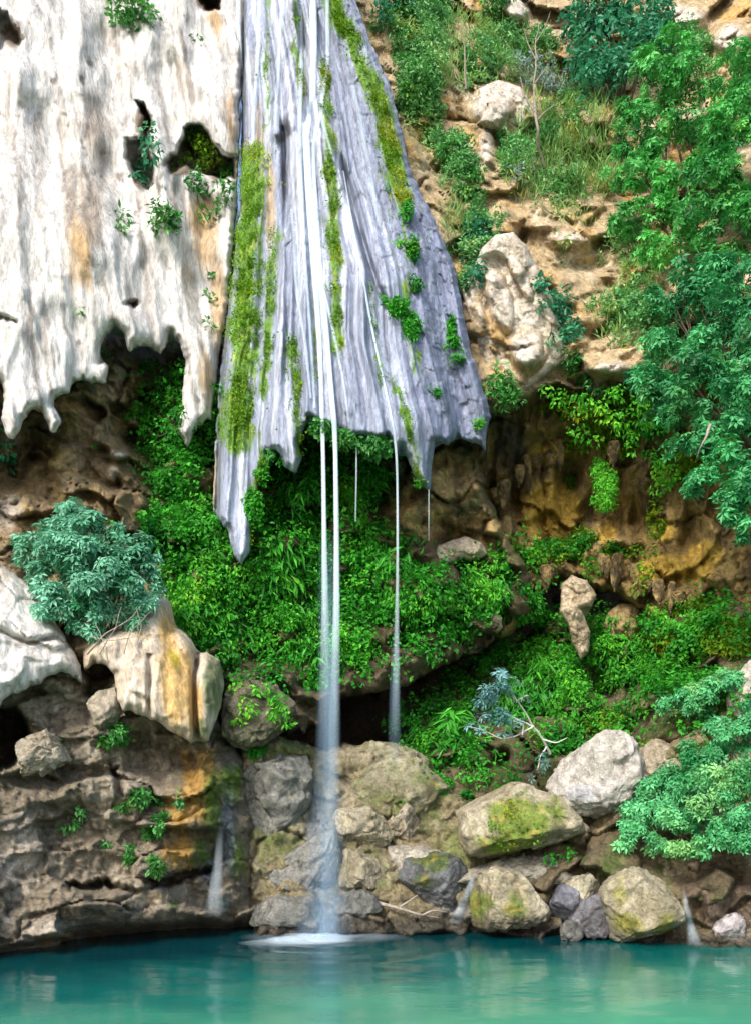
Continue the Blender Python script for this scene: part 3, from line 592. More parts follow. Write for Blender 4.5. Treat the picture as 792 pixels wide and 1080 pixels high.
# ---- rocky bank in the middle and on the right, down to the waterline
I_out = [(250, 775), (300, 778), (345, 792), (362, 784), (400, 786), (440, 800), (470, 826), (520, 850), (600, 850), (680, 800), (716, 775), (760, 745), (980, 720), (980, 1040), (800, 1012), (720, 1012), (600, 1002), (480, 992), (400, 994), (270, 994), (255, 900)]
I_ctl = [(270, 990, 20), (400, 988, 20.4), (480, 986, 20.7), (600, 994, 20.0), (720, 1004, 18.8), (800, 1004, 18.6), (980, 1020, 17), (300, 780, 21.5), (360, 790, 22.5), (440, 800, 22.8), (480, 840, 22.2), (560, 880, 21.7), (700, 860, 21.2), (716, 780, 21.6), (800, 800, 20.2), (980, 740, 19), (300, 900, 20.8), (400, 900, 21.2), (480, 940, 20.8), (740, 930, 19.2)]
I_ctl = [(a, b, c + .05) for a, b, c in I_ctl]
def I_col(x, y, P, nrm):
    n = fbm(P, 1.1, 5, 121, .6); k = fbm(P, .4, 4, 122, .65)
    c = mix(np.tile([.26, .215, .12], (len(x), 1)), [.42, .36, .24], sstep(n, -.1, .4)); c = mix(c, [.10, .085, .06], .7 * sstep(k, .1, .4))
    c = mix(c, [.14, .18, .05], .85 * sstep(spots(x, y, [(430, 830, 60, 50), (380, 920, 50, 30), (300, 800, 40, 40), (700, 800, 30, 30, .6), (580, 910, 80, 20, .9), (480, 900, 50, 50, .8), (300, 880, 50, 60, .8), (660, 880, 40, 30, .7)]) + .8 * k, .35, .95))
    c = mix(c, [.30, .33, .38], .6 * sstep(spots(x, y, [(335, 900, 20, 100), (480, 960, 40, 20, .8)]) + .3 * n, .5, .9))
    c = mix(c, [.13, .085, .06], .8 * sstep(spots(x, y, [(760, 940, 60, 60), (700, 980, 30, 14), (560, 985, 120, 14, .8)]) + .3 * n, .4, .8))
    return mix(c, [.05, .045, .04], .75 * sstep(y - np.interp(x, [250, 480, 600, 720, 980], [968, 966, 976, 984, 1000]) + 6 * k, -3, 6))
I = relief('rock_bank', I_out, I_ctl, lambda x, y, P: .55 * facets(P, 1.3, 123, .55, .55)[0] + .6 * facets(P, .5, 124, .6, .5)[0] + chips(P, 127, .5) + .35 * fbm(P, 1.5, 3, 125) + .55 - .5 * spots(x, y, [(760, 925, 40, 12), (735, 960, 8, 20)]),
           I_col, M_rock, step=2.0, R=14, roll=.6, thick=3, rag=4, seed=12, wet=lambda x, y, P: np.maximum(.9 * sstep(y, 940, 970), spots(x, y, [(340, 900, 20, 120)])))
tag(I['o'], 'rocky bank along the far edge of the pool', None, None, 'structure')

# ------------------------------------------------------------------ boulders
import bmesh
def ico(n):
    b = bmesh.new(); bmesh.ops.create_icosphere(b, subdivisions=n, radius=1)
    V = np.array([v.co[:] for v in b.verts]); Fc = np.array([[v.index for v in f.verts] for f in b.faces]); b.free(); return V, Fc
ICO6, ICO5 = ico(6), ico(5)
def boulder(name, outline, D, depth, col, seed, lab, rough=.5, wet=None, fine=True, cat='boulder', group=None, m=None):
    """a closed rock, star-shaped about its centre: outline in photo pixels at distance D, depth in metres"""
    V, Fc = ICO6 if fine else ICO5
    p = densify(outline, 2, 3.2, seed); c = (p.max(0) + p.min(0)) / 2; p = c + (p - c) * np.array([1.13, 1.10]); c = c + np.array([0, 1.5]); D = D - .12
    th = np.arctan2(-(p[:, 1] - c[1]), p[:, 0] - c[0]); rr = np.hypot(*(p - c).T); o = np.argsort(th); th, rr = th[o], rr[o]
    T = np.arctan2(V[:, 2], V[:, 0])
    R = np.interp(T, np.concatenate([th - 2 * np.pi, th, th + 2 * np.pi]), np.tile(rr, 3)) / F * D
    rho = np.hypot(V[:, 0], V[:, 2]); pr = rho ** .62
    ctr = U(c[0], c[1], D)[None] * 1.0; BOULDS.append((c[0], c[1], np.ptp(p[:, 0]) / 2, np.ptp(p[:, 1]) / 2, D, depth * .9))
    Q = np.stack([np.cos(T) * pr * R, np.sign(V[:, 1]) * np.abs(V[:, 1]) ** .85 * depth, np.sin(T) * pr * R], 1)
    rs = np.random.default_rng(seed); mr_ = float(np.mean(rr)) / F * D
    for _ in range(11):
        nv = rs.normal(size=3) * np.array([1, .8, 1]) + np.array([0, -.45, .25]); nv /= np.linalg.norm(nv)
        ext = (Q @ nv).max(); hh = ext * (.62 + .3 * rs.random()); over = np.maximum(0, Q @ nv - hh); Q = Q - (over * .93)[:, None] * nv
    S = Q + ctr.reshape(1, 3); s = float(np.mean(rr)) / F * D
    f1 = facets(S, max(.35, s * .8), seed, .8, .5)[0]; f2 = facets(S, max(.2, s * .3), seed + 1, .6, .4)[0]
    dsp = rough * (.6 * f1 + .55 * f2) + .10 * s * fbm(S, s * .6, 4, seed + 2) + .03 * fbm(S, .3, 4, seed + 5) + .3 * min(1, s) * chips(S, seed + 6) + .025 * fbm(S, .12, 3, seed + 3)
    nd = V * np.array([.45, 1.0, .6]); S = S + nd * dsp[:, None]
    x, y = CX + F * S[:, 0] / S[:, 1], HY - F * (S[:, 2] - CH) / S[:, 1]
    cc = col(x, y, S, V)
    wv = np.maximum(wet(x, y, S) if wet else 0, 1 - sstep(S[:, 2] + .12 * fbm(S, .3, 3, 6), .08, .42)); cc = cc * (1 - .5 * wv[:, None])
    loc = U(c[0], c[1], D)
    b = link_mesh(name, S - loc, Fc, m or M_bould, col=cc, attrs={'wet': wv})
    b.location = loc
    return tag(b, lab, cat, group)

def topmoss(f, amt, seed, mc=(.15, .21, .03), lst=None):
    def g(x, y, P, V):
        c = f(x, y, P, V); n = fbm(P, .5, 4, seed, .65)
        m = (spots(x, y, lst) if lst else np.full(len(x), amt)) + .6 * n
        return mix(c, mix(np.tile(mc, (len(x), 1)), [.33, .28, .05], sstep(fbm(P, .25, 4, seed + 1), 0, .4)), .9 * sstep(m, .45, .85))
    return g
pale = plain([.42, .385, .335], [.54, .50, .45], d=(.24, .22, .20), seed=131)
buff = plain([.30, .26, .165], [.43, .38, .27], d=(.20, .16, .11), seed=132)
grey = plain([.19, .195, .17], [.30, .295, .26], d=(.10, .10, .09), seed=133)
wetd = plain([.12, .13, .13], [.22, .23, .24], d=(.06, .06, .06), seed=134)
yl = lambda x, y, P: .8 * sstep(y, 955, 975)
boulder('boulder', [(577, 804), (590, 782), (604, 771), (626, 766), (646, 772), (660, 782), (667, 798), (674, 812), (668, 832), (652, 848), (634, 862), (620, 870), (606, 858), (588, 846), (578, 828)], 20.6, .9, lambda x, y, P, V: mix(pale(x, y, P, V), [.34, .35, .40], .6 * sstep(spots(x, y, [(615, 838, 30, 14), (610, 800, 16, 20, .5)]) + .3 * fbm(P, .4, 4, 5), .5, .9)), 141, 'big whitish boulder leaning above the mossy slab, right of centre', .35)
boulder('boulder', [(489, 850), (497, 838), (520, 826), (545, 814), (566, 812), (580, 830), (600, 850), (618, 868), (606, 886), (590, 900), (560, 904), (520, 904), (498, 898), (490, 880)], 20.4, 1.0, topmoss(buff, 0, 135, mc=(.15, .22, .02), lst=[(548, 866, 44, 34, 1.2), (530, 890, 40, 20, 1), (585, 855, 16, 34, .8), (500, 875, 14, 30, .5)]), 142, 'cream slab with a mossy green face under the whitish boulder', .4)
boulder('boulder', [(491, 955), (496, 935), (508, 920), (530, 913), (556, 916), (572, 926), (576, 945), (570, 968), (548, 977), (510, 978), (494, 972)], 19.9, .8, topmoss(buff, .25, 136, lst=[(500, 955, 30, 26, .9), (545, 955, 30, 24, .8), (530, 925, 30, 12, .6)]), 143, 'moss streaked boulder at the waterline below the cream slab', .3, wet=yl)
boulder('boulder', [(638, 945), (644, 930), (660, 920), (684, 917), (702, 926), (713, 940), (716, 965), (712, 986), (700, 996), (668, 998), (650, 990), (645, 970)], 18.8, .8, topmoss(buff, 0, 137, mc=(.22, .22, .03), lst=[(660, 975, 34, 24, .8), (700, 978, 20, 18, .9), (655, 945, 16, 26, .7), (690, 930, 20, 10, .4)]), 144, 'large rounded buff boulder in the water at the right, yellow green low down', .22, wet=lambda x, y, P: .8 * sstep(y, 980, 995))
boulder('boulder', [(423, 925), (430, 908), (446, 899), (466, 899), (482, 908), (489, 925), (488, 945), (476, 958), (450, 958), (432, 948)], 20.4, .6, topmoss(wetd, 0, 138, mc=(.10, .16, .02), lst=[(455, 908, 26, 14), (445, 930, 20, 20, .7)]), 145, 'dark wet boulder with a mossy top in the middle of the bank', .25, wet=lambda x, y, P: np.full(len(x), .7))
boulder('boulder', [(262, 806), (275, 790), (300, 784), (318, 790), (326, 812), (324, 838), (316, 862), (300, 884), (280, 890), (264, 884), (257, 850)], 20.9, .8, topmoss(grey, .42, 139, mc=(.11, .17, .05)), 146, 'grey green rock beside the foot of the fall', .5, wet=lambda x, y, P: np.full(len(x), .5))
boulder('boulder', [(283, 915), (298, 892), (326, 880), (350, 878), (356, 905), (354, 940), (332, 952), (300, 952), (284, 940)], 20.6, .7, lambda x, y, P, V: topmoss(lambda *a: mix(buff(*a), [.30, .33, .36], .5), .32, 190, mc=(.13, .18, .08))(x, y, P, V), 147, 'pale wet slab struck by the falling water', .45, wet=lambda x, y, P: np.full(len(x), .7))
boulder('boulder', [(354, 868), (362, 846), (384, 842), (402, 850), (412, 868), (408, 890), (384, 896), (360, 896)], 21.2, .7, topmoss(buff, .3, 180), 148, 'buff blocky rock under the olive mound, right of the fall', .55)
boulder('boulder', [(406, 866), (418, 848), (434, 850), (442, 868), (438, 884), (420, 888), (408, 882)], 21.3, .5, topmoss(plain([.30, .25, .17], [.40, .35, .26], seed=149), .2, 192), 149, 'brown block beside the buff rock under the olive mound', .5)
boulder('boulder', [(352, 828), (360, 796), (380, 783), (410, 784), (440, 798), (466, 818), (484, 846), (480, 866), (450, 870), (410, 862), (370, 856)], 22.4, 1.1, topmoss(plain([.22, .20, .12], [.34, .31, .21], seed=150), .55, 150, mc=(.13, .17, .05)), 150, 'wide olive mound of rock below the dark cave', .5)
boulder('boulder', [(351, 916), (358, 900), (380, 896), (402, 902), (408, 918), (400, 934), (370, 938), (352, 932)], 20.7, .6, topmoss(buff, .35, 151, mc=(.17, .20, .03)), 151, 'moss covered slab beside the fall near the waterline', .35)
boulder('boulder', [(402, 912), (412, 892), (440, 884), (466, 890), (474, 912), (466, 940), (436, 948), (410, 944)], 21.1, .6, topmoss(plain([.32, .29, .23], [.44, .40, .33], seed=152), .1, 191), 152, 'smooth tan slab behind the dark mossy boulder', .35)
boulder('boulder', [(350, 950), (360, 940), (384, 938), (398, 946), (400, 960), (384, 966), (358, 964)], 20.1, .45, topmoss(grey, .2, 153, mc=(.10, .17, .06)), 153, 'low grey green rock at the waterline right of the fall', .3, wet=lambda x, y, P: np.full(len(x), .6), fine=False)
boulder('boulder', [(266, 958), (285, 948), (318, 946), (346, 950), (350, 966), (330, 976), (290, 978), (268, 972)], 20.1, .5, topmoss(grey, .25, 154, mc=(.10, .17, .08)), 154, 'low wet mossy rock at the waterline left of the fall', .4, wet=lambda x, y, P: np.full(len(x), .6), fine=False)
boulder('boulder', [(598, 934), (606, 925), (620, 923), (630, 932), (628, 946), (612, 950), (600, 946)], 19.7, .35, plain([.34, .32, .22], [.44, .41, .3], seed=155), 155, 'small buff stone left of the large rounded boulder', .3, fine=False)
boulder('boulder', [(578, 955), (586, 938), (600, 932), (612, 944), (610, 962), (594, 970), (580, 968)], 19.7, .4, plain([.22, .22, .26], [.36, .36, .42], seed=156), 156, 'blue grey wet stone between two mossy boulders', .35, wet=lambda x, y, P: np.full(len(x), .6), fine=False)
boulder('boulder', [(600, 968), (612, 950), (632, 944), (646, 958), (652, 980), (634, 988), (608, 984)], 19.4, .4, plain([.24, .23, .25], [.34, .33, .36], seed=157), 157, 'dark wet slab touching the large rounded boulder', .5, wet=lambda x, y, P: np.full(len(x), .7), fine=False)
boulder('boulder', [(590, 980), (598, 972), (610, 974), (615, 984), (606, 992), (592, 990)], 19.2, .3, topmoss(grey, .3, 158), 158, 'small mossy stone sitting in the water below the dark slab', .3, wet=yl, fine=False)
boulder('boulder', [(752, 980), (760, 966), (774, 963), (784, 972), (786, 986), (770, 992), (755, 990)], 18.6, .35, plain([.42, .38, .38], [.52, .48, .46], seed=159), 159, 'pinkish grey stone at the right edge of the water', .35, fine=False)
boulder('boulder', [(674, 812), (682, 790), (700, 776), (716, 780), (720, 806), (712, 830), (690, 840), (678, 834)], 21.4, .7, topmoss(plain([.30, .24, .16], [.42, .36, .26], seed=160), .15, 160), 160, 'brown rock between the whitish boulder and the green bush', .55)
boulder('boulder', [(766, 725), (776, 706), (796, 694), (840, 690), (850, 740), (800, 752), (770, 748)], 20.4, .6, plain([.44, .39, .33], [.56, .5, .43], seed=161), 161, 'pale rock at the right edge above the green bush', .5)
boulder('boulder', [(18, 795), (30, 770), (44, 766), (60, 784), (70, 800), (52, 812), (30, 818), (20, 812)], 18.4, .6, plain([.34, .29, .21], [.48, .43, .34], seed=162), 162, 'angular pale block in front of the black cave mouth', .7)
boulder('boulder', [(96, 742), (110, 722), (122, 720), (128, 745), (120, 765), (104, 768)], 18.9, .4, plain([.30, .26, .19], [.38, .33, .25], seed=163), 163, 'brown rounded rock tucked under the flowstone ledge', .5, fine=False)
boulder('boulder', [(232, 780), (240, 742), (262, 722), (290, 715), (308, 728), (312, 752), (300, 774), (270, 786), (244, 792)], 20.7, .8, topmoss(plain([.12, .11, .07], [.2, .18, .12], seed=164), .45, 164, mc=(.08, .14, .02)), 164, 'dark mossy rock bulge left of the fall, above the grey green rock', .6)

boulder('boulder', [(470, 930), (480, 915), (500, 908), (540, 905), (580, 904), (610, 908), (622, 922), (600, 934), (540, 930), (500, 934)], 20.5, .6, topmoss(plain([.26, .24, .19], [.36, .33, .26], seed=171), .4, 171), 171, 'flat mossy shelf of rock between the cream slab and the waterline boulders', .45)

# ------------------------------------------------------------------ water and ground
def plane_grid(name, x0, x1, y0, y1, z, step, mat, hfun=None):
    gx, gy = np.arange(x0, x1 + step, step), np.arange(y0, y1 + step, step)
    X, Y = np.meshgrid(gx, gy); Z = np.full(X.shape, z) + (hfun(X.ravel(), Y.ravel()).reshape(X.shape) if hfun else 0)
    i = np.arange(X.size).reshape(X.shape); q = np.stack([i[:-1, :-1], i[:-1, 1:], i[1:, 1:], i[1:, :-1]], -1).reshape(-1, 4)
    return link_mesh(name, np.stack([X, Y, Z], -1).reshape(-1, 3), q, mat)
m, t, bs, out = new_mat('ground_rock')
n1 = N(t, 'ShaderNodeTexNoise', Scale=.6, Detail=8.0); cr = N(t, 'ShaderNodeValToRGB'); cr.color_ramp.elements[0].color = (.12, .10, .06, 1); cr.color_ramp.elements[1].color = (.32, .28, .2, 1)
tc = N(t, 'ShaderNodeNewGeometry'); t.links.new(tc.outputs['Position'], n1.inputs['Vector']); t.links.new(n1.outputs[0], cr.inputs[0]); t.links.new(cr.outputs[0], bs.inputs['Base Color']); bs.inputs['Roughness'].default_value = .9
tag(plane_grid('ground', -400, 400, -400, 400, -2.5, 20, m), kind='structure')

m, t, bs, out = new_mat('turquoise_water'); L = t.links.new
tc = N(t, 'ShaderNodeNewGeometry')
# milky water; bright cliff and dark undercut reflections painted in, mint near, dark far
sx = N(t, 'ShaderNodeSeparateXYZ'); L(tc.outputs['Position'], sx.inputs[0])
n0 = N(t, 'ShaderNodeTexNoise', Scale=.35, Detail=3.0); L(tc.outputs['Position'], n0.inputs['Vector'])
a1 = N(t, 'ShaderNodeMath', _operation='MULTIPLY_ADD'); a1.inputs[1].default_value = .30; L(sx.outputs['X'], a1.inputs[0])
ym = N(t, 'ShaderNodeMath', _operation='MULTIPLY'); ym.inputs[1].default_value = -1.0; L(sx.outputs['Y'], ym.inputs[0]); L(ym.outputs[0], a1.inputs[2])
a2 = N(t, 'ShaderNodeMath', _operation='MULTIPLY_ADD'); a2.inputs[1].default_value = 6.0; L(n0.outputs[0], a2.inputs[0]); L(a1.outputs[0], a2.inputs[2])
mr = N(t, 'ShaderNodeMapRange'); mr.inputs['From Min'].default_value = -15.8; mr.inputs['From Max'].default_value = -8.6; L(a2.outputs[0], mr.inputs['Value'])
cr = N(t, 'ShaderNodeValToRGB'); e = cr.color_ramp.elements
e[0].color = (.0, .032, .04, 1); e[1].color = (.06, .28, .17, 1); e[0].position = 0; e[1].position = 1
k = e.new(.45); k.color = (.0, .105, .092, 1)
L(mr.outputs[0], cr.inputs[0]); L(cr.outputs[0], bs.inputs['Base Color'])
bs.inputs['Roughness'].default_value = .12; bs.inputs['IOR'].default_value = 1.33
n2 = N(t, 'ShaderNodeTexNoise', Scale=1.3, Detail=3.0); mp = N(t, 'ShaderNodeMapping'); mp.inputs['Scale'].default_value = (.6, 1.2, 1); L(tc.outputs['Position'], mp.inputs[0]); L(mp.outputs[0], n2.inputs['Vector'])
b = N(t, 'ShaderNodeBump', Strength=.25, Distance=.08); L(n2.outputs[0], b.inputs['Height']); L(b.outputs[0], bs.inputs['Normal'])
IMP = U(345, 990, 19.35)
def ripples(x, y):
    r_ = np.hypot(x - IMP[0], (y - IMP[1])); n_ = .6 * fbm(np.stack([x, y, 0 * x], 1), 1.5, 2, 3)
    return .006 * np.sin(x * 1.7 + y) + .006 * np.sin(y * 2.3 - x * .6) + .016 * np.sin(6.5 * r_ + 3 * n_) * np.exp(-r_ * .33) * (1 + n_)
tag(plane_grid('water', -24, 24, 2, 26, 0, .1, m, ripples), kind='structure')

# ------------------------------------------------------------------ falling water
def catmull(p, n):
    p = np.array(p, float); s = np.concatenate([[0], np.cumsum(np.linalg.norm(np.diff(p[:, :3], axis=0), axis=1))])
    u = np.linspace(0, s[-1], n); return np.stack([np.interp(u, s, p[:, k]) for k in range(p.shape[1])], 1)
def stream(name, pts, root, nseg=80, sides=14, flat=.45, mat=None, soft=1.3):
    """closed strand of water; pts = (x px, y px, distance, width px, opacity)"""
    q = catmull([(*U(a[0], a[1], a[2]), a[3] / F * a[2] / 2, a[4]) for a in pts], nseg)
    for _ in range(6): q[1:-1] = .25 * q[:-2] + .5 * q[1:-1] + .25 * q[2:]
    th = np.arange(sides) / sides * 2 * np.pi
    V = q[:, None, :3] + np.stack([np.cos(th)[None] * q[:, 3:4], -np.sin(th)[None] * q[:, 3:4] * flat, np.zeros((nseg, sides))], -1)
    al = np.abs(np.sin(th))[None] ** soft * q[:, 4:5]
    i = np.arange(nseg * sides).reshape(nseg, sides); j = np.roll(i, -1, 1)
    fc = np.stack([i[:-1], j[:-1], j[1:], i[1:]], -1).reshape(-1, 4)
    return child(name, V.reshape(-1, 3), fc, mat or M_fall, root, attrs={'alpha': al.ravel()})
W = tag(empty('waterfall', U(345, 990, 19.35)), 'thin white waterfall dropping from the tufa curtain into the pool', 'waterfall')
def on(pts, off=.1): return [(x, y, hit(x, y) - off, wd, al) for x, y, wd, al in pts]
def fine(pts, k=12):
    p = np.array(pts, float); u = np.linspace(0, len(p) - 1, k * (len(p) - 1) + 1); return [tuple(np.interp(u, np.arange(len(p)), p[:, c])[i] for c in range(p.shape[1])) for i in range(len(u))]
stream('stream', on(fine([(329, -30, 9, .9), (330, 0, 9, 1), (331, 50, 8, 1), (330, 110, 7, .95), (323, 140, 8, 1), (324, 165, 9, 1), (326, 200, 9, 1), (329, 250, 8, 1), (333, 300, 7, 1), (337, 360, 6, 1), (339, 410, 5, 1), (340, 446, 5, 1)]), .08)
       + [(341, 480, 19.85, 4.5, .9), (342, 560, 19.75, 5.5, .75), (343, 640, 19.65, 8, .4), (343, 690, 19.6, 11, .14), (343, 740, 19.6, 14, .05), (343, 790, 19.6, 16, .0)], W, 200)
stream('stream', on(fine([(338, 120, 5, .5), (331, 150, 5, .8), (331, 190, 6, .9), (334, 240, 7, 1), (337, 280, 7, 1), (342, 330, 7, 1), (346, 370, 6, 1), (350, 420, 6, 1), (353, 449, 6, 1)]), .08)
       + [(354, 480, 19.85, 5, 1), (355, 560, 19.75, 6, .95), (355, 640, 19.65, 7.5, .65), (354, 700, 19.6, 10, .26), (353, 770, 19.55, 12, .10), (351, 850, 19.5, 14, .06), (349, 930, 19.45, 16, .04)], W, 200)
stream('stream', on(fine([(362, 180, 2, .4), (372, 240, 3, .6), (381, 285, 3, .8), (392, 346, 3, .8), (404, 400, 3, .9), (413, 440, 3, .9), (418, 472, 3, .9)]), .06) + [(419, 520, 20.2, 2.6, .6), (419, 600, 20.1, 3.2, .4), (418, 680, 20.1, 6, .2), (417, 740, 20.1, 9, .08), (417, 780, 20.1, 10, .0)], W, 90)
stream('stream', [(376, 462, 20.1, 1.6, .5), (376, 500, 20.1, 2, .4), (375, 550, 20.1, 2, .2)], W, 20)
stream('stream', [(452, 516, 20.4, 1.2, .4), (452, 545, 20.4, 1.4, .3), (452, 570, 20.4, 1.4, .1)], W, 16)
for pth in ([(300, -20, 6, .45), (296, 40, 5, .5), (292, 100, 5, .4), (290, 160, 3, .2)], [(316, -20, 6, .5), (318, 60, 6, .5), (316, 130, 5, .5), (318, 200, 5, .45), (322, 280, 4, .45), (328, 360, 4, .35), (332, 430, 3, .3)],
            [(345, -20, 5, .5), (346, 60, 5, .5), (338, 120, 5, .5), (352, 170, 4, .3)], [(276, -20, 5, .4), (272, 60, 5, .5), (268, 130, 4, .35), (266, 180, 3, .1)], [(372, 90, 5, .3), (388, 170, 6, .35), (400, 240, 5, .2)],
            [(252, -20, 5, .5), (252, 30, 5, .5), (256, 80, 3, .3)], [(340, 300, 4, .5), (352, 350, 4, .5), (362, 400, 3, .4), (368, 445, 3, .3)], [(308, 220, 4, .3), (312, 300, 5, .35), (322, 360, 4, .3), (328, 420, 3, .3)]):
    stream('stream', on(fine(pth), .05), W, 60)
stream('spray_veil', [(347, 560, 19.7, 24, .0), (347, 640, 19.68, 25, .10), (347, 720, 19.62, 26, .13), (346, 800, 19.55, 30, .10), (345, 870, 19.48, 40, .09), (344, 930, 19.42, 52, .10), (343, 975, 19.37, 62, .18), (342, 989, 19.35, 76, .15)], W, 120, 28, .6, M_spray, soft=2.4)
stream('spray_veil', [(351, 660, 19.5, 12, .0), (350, 740, 19.45, 15, .10), (348, 830, 19.4, 18, .08), (347, 920, 19.35, 24, .08), (346, 985, 19.3, 30, .12)], W, 90, 24, .6, M_spray, soft=2.2)
stream('spray_veil', [(418, 640, 20.1, 7, .0), (417, 700, 20.1, 11, .09), (416, 750, 20.1, 14, .08), (416, 790, 20.1, 16, .04), (416, 830, 20.1, 20, .0)], W, 40, 20, .45, M_spray, soft=2)
stream('spray_veil', [(233, 870, 19.0, 8, .0), (230, 915, 18.9, 12, .18), (227, 945, 18.9, 18, .26), (225, 968, 18.9, 26, .0)], W, 40, 20, soft=2.6)
# foam where it lands: a thin domed sheet on the water
def foam(cx, cy, rx, ry, al):
    n, k = 14, 40; c = U(cx, cy, waterD(cy)); r = np.linspace(0, 1, n); th = np.arange(k) / k * 2 * np.pi
    X = c[0] + r[:, None] * np.cos(th) * rx; Y = c[1] + r[:, None] * np.sin(th) * ry
    nn = fbm(np.stack([X.ravel() * 3, Y.ravel(), X.ravel() * 0], 1), .6, 4, 9).reshape(n, k)
    Z = .012 + .05 * (1 - r[:, None] ** 2) * (1 + nn)
    i = np.arange(n * k).reshape(n, k); j = np.roll(i, -1, 1)
    a = al * (1 - r[:, None] ** 1.2) * (1 + .5 * nn)
    child('foam', np.stack([X, Y, Z], -1).reshape(-1, 3), np.stack([i[:-1], j[:-1], j[1:], i[1:]], -1).reshape(-1, 4), M_foam, W, attrs={'alpha': np.clip(a, 0, 1).ravel()})
M_foam = fall_material('white_foam')
for nd in M_foam.node_tree.nodes:
    if nd.type == 'MAPPING': nd.inputs['Scale'].default_value = (1.2, 3, 1)
    if nd.type == 'MAP_RANGE': nd.inputs['To Min'].default_value = .7
foam(325, 992, 1.0, .7, 2.6); foam(338, 989, .8, .5, 1.8); foam(342, 988, 1.9, 1.0, .5); foam(405, 983, 1.2, .3, .6); foam(300, 995, 1.0, .5, .7)
def rivulet(pts, lab):
    r = tag(empty('rivulet', U(*[pts[-1][0], pts[-1][1]], hit(pts[-1][0], pts[-1][1]))), lab, 'rivulet', None)
    stream('trickle', on(fine([(x, y, wd * 2.2, al * .4) for x, y, wd, al in pts]), .3), r, 40, 20, soft=2.6)
rivulet([(500, 922, 3, .0), (495, 935, 4, .6), (489, 950, 5, .7), (484, 962, 6, .6), (480, 974, 8, .1)], 'white trickle running over dark rock left of the moss streaked boulder')
rivulet([(720, 935, 2, .0), (723, 955, 3, .5), (727, 972, 4, .7), (730, 986, 6, .6), (733, 997, 9, .1)], 'white trickle beside the large rounded boulder at the right')

# ------------------------------------------------------------------ foliage
UP = np.array([0, 0, 1.0])
def unit(v): return v / (np.linalg.norm(v, axis=-1, keepdims=True) + 1e-9)
def leaves(P, T, Nn, L, Wd, col, fold=.12):
    """one folded leaf per row: base P, direction T, face normal Nn"""
    T = unit(T); S = unit(np.cross(T, Nn)); Nn = np.cross(S, T); L = L[:, None]; Wd = Wd[:, None]
    V = np.stack([P, P + .45 * L * T + .5 * Wd * S + fold * Wd * Nn, P + L * T - .12 * L * Nn, P + .45 * L * T - .5 * Wd * S + fold * Wd * Nn], 1)
    return V.reshape(-1, 3), np.arange(len(P) * 4).reshape(-1, 4), np.repeat(col, 4, 0)
def joinl(lst):
    off = 0; V, Fc, Cl = [], [], []
    for v, f, c in lst: V.append(v); Fc.append(f + off); Cl.append(c); off += len(v)
    return np.concatenate(V), np.concatenate(Fc), np.concatenate(Cl)
def tint(r, n, c1, c2, P, scale=.6, seed=0, spread=.35):
    t = np.clip(.5 + .9 * fbm(P, scale, 3, seed) + spread * (r.random(n) - .5) * 2, 0, 1)
    t = np.clip(t + .55 * fbm(P, 2.2, 2, seed + 40), 0, 1)
    c = mix(np.tile(c1, (n, 1)), c2, t); yel = sstep(fbm(P, 1.3, 3, seed + 41), .1, .5)[:, None]
    return c * (1 + yel * np.array([1.1, .1, -.1])) * (1 + .4 * (r.random((n, 1)) - .5))
def single(r, P, Nn, L, Wd, c1, c2, up=.5, droop=.3, seed=0):
    n = len(P); rnd = unit(r.normal(size=(n, 3)))
    nn = unit(Nn * .7 + UP * up + .55 * rnd)
    T = unit(np.cross(nn, unit(r.normal(size=(n, 3)))) * .8 + Nn * .4 - UP * droop)
    return leaves(P, T, nn, L * (.6 + .8 * r.random(n)), Wd * (.6 + .8 * r.random(n)), tint(r, n, c1, c2, P, seed=seed))
def whorl(r, P, Nn, L, Wd, c1, c2, k=7, up=.9, seed=0, droop=.22):
    n = len(P); A = unit(Nn * .8 + UP * up * .6 + .75 * unit(r.normal(size=(n, 3))))
    e1 = unit(np.cross(A, unit(r.normal(size=(n, 3))))); e2 = np.cross(A, e1)
    base = tint(r, n, c1, c2, P, .8, seed, .25); sz = .45 + .95 * r.random(n)
    out = []
    for j in range(k):
        a = 2 * np.pi * (j + .3 * r.random(n)) / k
        T = np.cos(a)[:, None] * e1 + np.sin(a)[:, None] * e2 - (droop * (.4 + r.random(n)))[:, None] * A
        out.append(leaves(P + .03 * T, T, A, L * sz * (.75 + .4 * r.random(n)), Wd * sz, base * (1 + .2 * (r.random((n, 1)) - .5)), .1))
    return joinl(out)
def grassy(r, P, Nn, L, Wd, c1, c2, seed=0):
    n = len(P); T = unit(UP * .8 + Nn * .4 + .6 * unit(r.normal(size=(n, 3))))
    return leaves(P, T, unit(Nn + .5 * unit(r.normal(size=(n, 3)))), L * (.5 + r.random(n)), np.full(n, Wd), tint(r, n, c1, c2, P, seed=seed))
def clump_pts(r, clumps, dens, off=.35, zsq=.85, D=None):
    Ps, Ns = [], []
    for cl in clumps:
        x, y, rad = cl[:3]; Dc = cl[3] if len(cl) > 3 else (D if D else hit(x, y) - off * rad / F * 22)
        R = rad / F * Dc; c = U(x, y, Dc); k = 7 if R > .24 else 1
        for _ in range(k):
            if k > 1:
                q = unit(r.normal(size=3)); q[1] -= .35; cc = c + q * R * (.45 + .5 * r.random()); Rs = R * (.34 + .26 * r.random())
            else: cc, Rs = c, R
            n = max(5, int(dens * R * R * (Rs / R) ** 2 * (1 if k == 1 else .8)))
            d = unit(r.normal(size=(n, 3))); d[:, 1] -= .25; d = unit(d)
            rr = Rs * (.45 + .6 * r.random(n) ** .5) * (1 + .4 * fbm(d * 1.5 + cc, .7, 3, 3))
            Ps.append(cc + d * rr[:, None] * np.array([1, .9, zsq])); Ns.append(d)
    return np.concatenate(Ps), np.concatenate(Ns)
